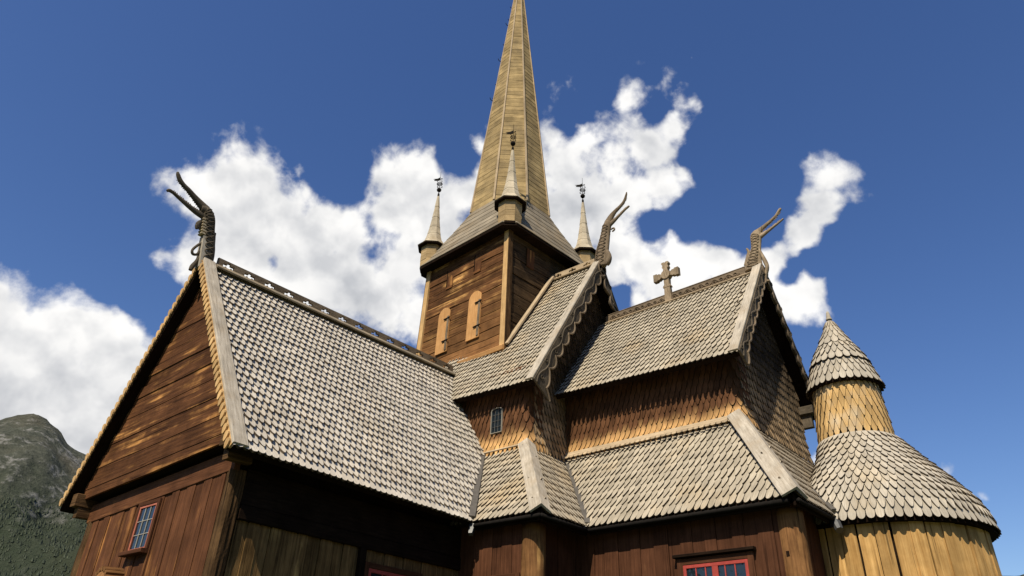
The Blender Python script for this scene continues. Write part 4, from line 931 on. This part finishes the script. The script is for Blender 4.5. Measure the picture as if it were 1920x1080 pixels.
for sx in (1, -1):
    for sy in (1, -1):
        mb = MBT(tw); h0, h1 = tprof(8.6), tprof(16.3)
        mb.prism([(tx0+sx*h0, ty0+sy*(h0+.03), 8.6), (tx0+sx*(h0-.24), ty0+sy*(h0+.03), 8.6), (tx0+sx*(h1-.22), ty0+sy*(h1+.03), 16.3), (tx0+sx*h1, ty0+sy*(h1+.03), 16.3)], (0, -sy*.10, 0), along=(0, 0, 1))
        cb_ = mb.build('corner_board', 'orange_wood', tow)
        mb = MBT(tw)
        mb.prism([(tx0+sx*(h0+.03), ty0+sy*(h0+.028), 8.6), (tx0+sx*(h0+.03), ty0+sy*(h0-.22), 8.6), (tx0+sx*(h1+.03), ty0+sy*(h1-.20), 16.3), (tx0+sx*(h1+.03), ty0+sy*(h1+.028), 16.3)], (-sx*.10, 0, 0), along=(0, 0, 1))
        mb.build('corner_board', 'log_post', tow)
# shutters and small hatches of the south face
def tface(x_, z_, o=0.): return (x_, ty0-tprof(z_)-o+.045, z_)
for (xa_, xb_, z0_, z1_) in ((-17.93, -17.29, 11.66, 13.62), (-16.24, -15.58, 11.70, 13.72)):
    mb = MBT(tw); cx_, hw_ = (xa_+xb_)/2, (xb_-xa_)/2
    arch = [tface(cx_+hw_*math.cos(a), z1_-hw_+hw_*math.sin(a), .06) for a in np.linspace(0, math.pi, 13)]
    mb.prism([tface(xa_, z0_, .06), tface(xb_, z0_, .06)]+arch, (0, .05, 0), along=(0, 0, 1))
    sh_ = mb.build('shutter', 'shutter_wood', tow)
    for zz in (z0_+.45, z1_-.55):
        mb = MBT(tw); mb.beam(tface(cx_+.05, zz, .09), tface(xb_+.06, zz+.01, .09), (0, 1, 0), .05, .04); mb.build('hinge', 'black_iron', sh_)
    mb = MBT(tw); mb.beam(tface(xb_-.06, z0_+.06, .075), tface(xb_-.06, z1_-.45, .075), (0, 1, 0), .10, .03); mb.build('leaf_board', 'carved_wood', sh_)
for (xa_, xb_, z0_, z1_) in ((-17.74, -17.36, 14.60, 15.40), (-16.17, -15.77, 14.70, 15.50)):
    mb = MBT(tw); mb.prism([tface(xa_+.05, z0_, .02), tface(xb_, z0_, .02), tface(xb_, z1_, .02), tface(xa_+.05, z1_, .02)], (0, .02, 0), along=(0, 0, 1)); ht = mb.build('hatch', 'gable_board', tow)
    mb = MBT(tw); mb.prism([tface(xa_, z0_, .026), tface(xa_+.045, z0_, .026), tface(xa_+.045, z1_, .026), tface(xa_, z1_, .026)], (0, .03, 0), along=(0, 0, 1)); mb.build('jamb', 'dark_wood', ht)
    mb = MBT(tw); mb.beam(tface(xa_+.02, z0_-.05, .02), tface(xb_-.02, z0_-.05, .02), (0, 1, 0), .10, .03); mb.build('sill', 'worn_board', ht)
for (yy, z0_) in ((ty0-1.35, 14.7),):
    mb = MBT(tw); mb.box((tx0+tprof(15)-.03, yy, z0_), (tx0+tprof(15)+.0, yy+.42, z0_+.8), 2); mb.build('hatch', 'gable_board', tow)
# trim boards where the tower stands on the nave roof
mb = MBT(tw)
sn = (nz-nze)/nrw
mb.beam((tx0+2.49, ty0-2.42, nz-sn*2.42+.12), (tx0+2.46, ty0-.0, nz+.12), (0, -sn, 1), .20, .08); mb.build('roof_trim', 'tan_board', tow)
mb = MBT(tw); mb.beam((tx0+.2, ty0-2.50, 10.85), (tx0+2.45, ty0-2.50, 10.83), (0, -.3, 1), .10, .16); mb.build('roof_trim', 'shutter_wood', tow)
# skirt roof
SQ, OC, ZE = 2.75, 1.77, 15.945
def ring(v):
    """octagonal ring: v=0 eave with cut corners, v=1 foot of the spire"""
    f = v; ap = SQ+(OC*.93-SQ)*(.76*f+.24*(1-(1-f)**2.2)); z_ = ZE+(18.555-ZE)*f
    ch = .36*(1-f)**2+(ap*.5858)*max(0, (f-.15)/.85)**1.2+.02; return ap, ch, z_
def ringpts(v):
    ap, ch, z_ = ring(v); P = []
    for sx, sy in ((1, -1), (1, 1), (-1, 1), (-1, -1)):
        a_ = (sx*(ap-ch), sy*ap); b_ = (sx*ap, sy*(ap-ch))
        P += [a_, b_] if sx*sy < 0 else [b_, a_]
    return np.array([(tx0+q[0], ty0+q[1], z_) for q in P])
mb = MBT(tw); nr = 8
for i in range(nr):
    A, B = ringpts(i/nr), ringpts((i+1)/nr+.004)
    for k in range(8):
        p0, p1, q0, q1 = A[k], A[(k+1) % 8], B[k], B[(k+1) % 8]
        n = np.cross(p1-p0, q0-p0); ln = np.linalg.norm(n)
        if ln < 1e-9: continue
        n /= ln
        if np.linalg.norm(p1-p0) < .01: continue
        F = [p0+n*.026, p1+n*.026, q1+n*.012, q0+n*.012]
        mb.prism(F, -n*.03, along=p1-p0)
sk_ = mb.build('tower_roof', 'skirt_board', ROOT, label='flaring grey boarded roof under the spire')
mb = MBT(tw); A = ringpts(0); mb.prism(A, (0, 0, -.12)); B = [ringpts(q/8)-np.array((0, 0, .03)) for q in range(9)]
V = np.vstack(B); F = [[i*8+k, i*8+(k+1) % 8, (i+1)*8+(k+1) % 8, (i+1)*8+k] for i in range(8) for k in range(8)]; mb.add(V, F, [[(0, 0)]*4 for _ in F]); mb.build('soffit', 'dark_wood', sk_)
# spire
ZS0, ZS1, ZT = 18.52, 35.9, 36.2
def oct(z_, r_): return np.array([(tx0+r_*math.cos(math.pi/8+k*math.pi/4), ty0+r_*math.sin(math.pi/8+k*math.pi/4), z_) for k in range(8)])
mb = MBT(tw); nb_ = 64
for i in range(nb_):
    za, zb_ = ZS0+(ZS1-ZS0)*i/nb_, ZS0+(ZS1-ZS0)*(i+1)/nb_+.012; fa, fb_ = 1-(za-ZS0)/(ZT-ZS0), 1-(zb_-ZS0)/(ZT-ZS0)
    A, B = oct(za, 1.80*fa), oct(zb_, 1.80*fb_)
    for k in range(8):
        p0, p1, q0, q1 = A[k], A[(k+1) % 8], B[k], B[(k+1) % 8]; n = np.cross(p1-p0, q0-p0); n /= np.linalg.norm(n)
        dz = rng.uniform(-.015, .015, 2); o1 = rng.uniform(.013, .021)
        q = [p0+n*o1+(0, 0, dz[0]), p1+n*o1+(0, 0, dz[1]), q1+n*.010, q0+n*.010]; mb.prism(q, -n*.03, along=p1-p0)
sp_ = mb.build('spire', 'spire_board', ROOT, label='tall eight sided boarded spire')
mb = MBT(tw); V = np.vstack([oct(ZS0-.2, 1.80), oct(ZT, .01)]); F = [[k, (k+1) % 8, 8+(k+1) % 8, 8+k] for k in range(8)]; mb.add(V, F, [[(0, 0)]*4]*8); mb.build('spire_core', 'dark_wood', sp_)
for k in range(8):
    mb = MBT(tw); a = math.pi/8+k*math.pi/4; p0 = np.array((tx0+1.83*math.cos(a), ty0+1.83*math.sin(a), ZS0)); p1 = np.array((tx0+.05*math.cos(a), ty0+.05*math.sin(a), ZS1))
    mb.beam(p0, p1, (math.cos(a), math.sin(a), .1), .095, .06, off=(0, .0), taper=.35); mb.build('hip_batten', 'tan_board', sp_)
for i in range(9):                       # iron climbing hooks on the left hips
    f = .40+.055*i; k = 4 if i % 3 else 5; a = math.pi/8+k*math.pi/4; r_ = 1.83*(1-f); z_ = ZS0+(ZS1-ZS0)*f
    p0 = np.array((tx0+r_*math.cos(a), ty0+r_*math.sin(a), z_)); mb = MBT(tw); mb.tube([p0, p0+np.array((math.cos(a)*.16, math.sin(a)*.16, .02)), p0+np.array((math.cos(a)*.20, math.sin(a)*.20, .14))], .018, 5); mb.build('climbing_hook', 'black_iron', sp_)
# corner turrets
TQ = 2.28
def turret(sx, sy):
    c = (tx0+sx*TQ, ty0+sy*TQ); mb = MBT(tw); a0 = math.pi/8
    def rg(r_, z_): return np.array([(c[0]+r_*math.cos(a0+k*math.pi/4), c[1]+r_*math.sin(a0+k*math.pi/4), z_) for k in range(8)])
    zs = [16.02, 16.28, 16.52, 16.74, 16.92, 17.10]; rs = [.46, .47, .475, .48, .48, .48]
    for i in range(5):
        A, B = rg(rs[i], zs[i]), rg(rs[i+1], zs[i+1]-.006)
        for k in range(8):
            p0, p1, q0, q1 = A[k], A[(k+1) % 8], B[k], B[(k+1) % 8]; n = np.cross(p1-p0, q0-p0); n /= np.linalg.norm(n); o1 = rng.uniform(0, .012)
            mb.prism([p0+n*o1, p1+n*o1, q1+n*o1, q0+n*o1], -n*.03, along=p1-p0)
    t_ = mb.build('corner_turret', 'turret_board', ROOT)
    mb = MBT(tw); A = rg(.45, 16.0); mb.prism(A, (0, 0, 1.08)); mb.prism(rg(.47, 16.0), (0, 0, -.08)); mb.build('turret_core', 'dark_wood', t_)
    mb = MBT(tw); pr = [(.66, 17.06), (.50, 17.20), (.37, 17.42), (.30, 17.72), (.235, 18.10), (.165, 18.65), (.105, 19.25), (.055, 19.85)]
    for i in range(len(pr)-1):
        A, B = rg(pr[i][0]+.012, pr[i][1]), rg(pr[i+1][0], pr[i+1][1]+.01)
        for k in range(8):
            p0, p1, q0, q1 = A[k], A[(k+1) % 8], B[k], B[(k+1) % 8]; n = np.cross(p1-p0, q0-p0); n /= np.linalg.norm(n); mb.prism([p0, p1, q1, q0], -n*.03, along=p1-p0)
    rf = mb.build('turret_roof', 'spirelet_board', t_)
    mb = MBT(tw); A = rg(.655, 17.05); mb.prism(A, (0, 0, -.06)); mb.build('soffit', 'dark_wood', t_)
    mb = MBT(tw); cc = np.array((c[0], c[1], 0.))
    mb.lathe(c, [(.05, 19.80), (.045, 20.02), (.02, 20.05), (.018, 20.12)], 8)
    mb.lathe(c, [(max(.105*math.sin(math.pi*q/10), .004), 20.24-.105*math.cos(math.pi*q/10)) for q in range(11)], 14)
    mb.tube([cc+(0, 0, 20.1), cc+(0, 0, 21.30)], [.016, .006], 6)
    for zz, s_ in ((20.50, 1), (20.66, -1)):
        for sg in (-1, 1):
            for ax_ in (np.array((1., 0, 0)), np.array((0, 1., 0))):
                mb.tube([cc+ax_*sg*(.10-.055*math.cos(q))+np.array((0, 0, zz+.055*math.sin(q)*s_)) for q in np.linspace(0, 5.2, 12)], .014, 5)
    fl = [cc+np.array((0, 0, 20.80)), cc+np.array((-.13, -.05, 20.80)), cc+np.array((-.30, -.11, 20.86)), cc+np.array((-.24, -.09, 20.90)), cc+np.array((-.34, -.12, 20.97)), cc+np.array((-.12, -.05, 20.92)), cc+np.array((0, 0, 20.96))]
    mb.prism(fl, (.008, -.016, 0)); mb.tube([cc+(0, 0, 20.86), cc+(.10, .04, 20.86)], [.014, .03], 6)
    mb.build('weather_vane', 'black_iron', t_)
for sx, sy in ((1, -1), (-1, -1), (1, 1), (-1, 1)): turret(sx, sy)
# west part of the nave roof behind the tower, ridge crest seen beside it
mb = MB(); crest(mb, (-20.8, yn, nz+.09), (-19.2, yn, nz+.09), .23, .66); mb.build('ridge_board', 'dark_carved_wood', nr_)
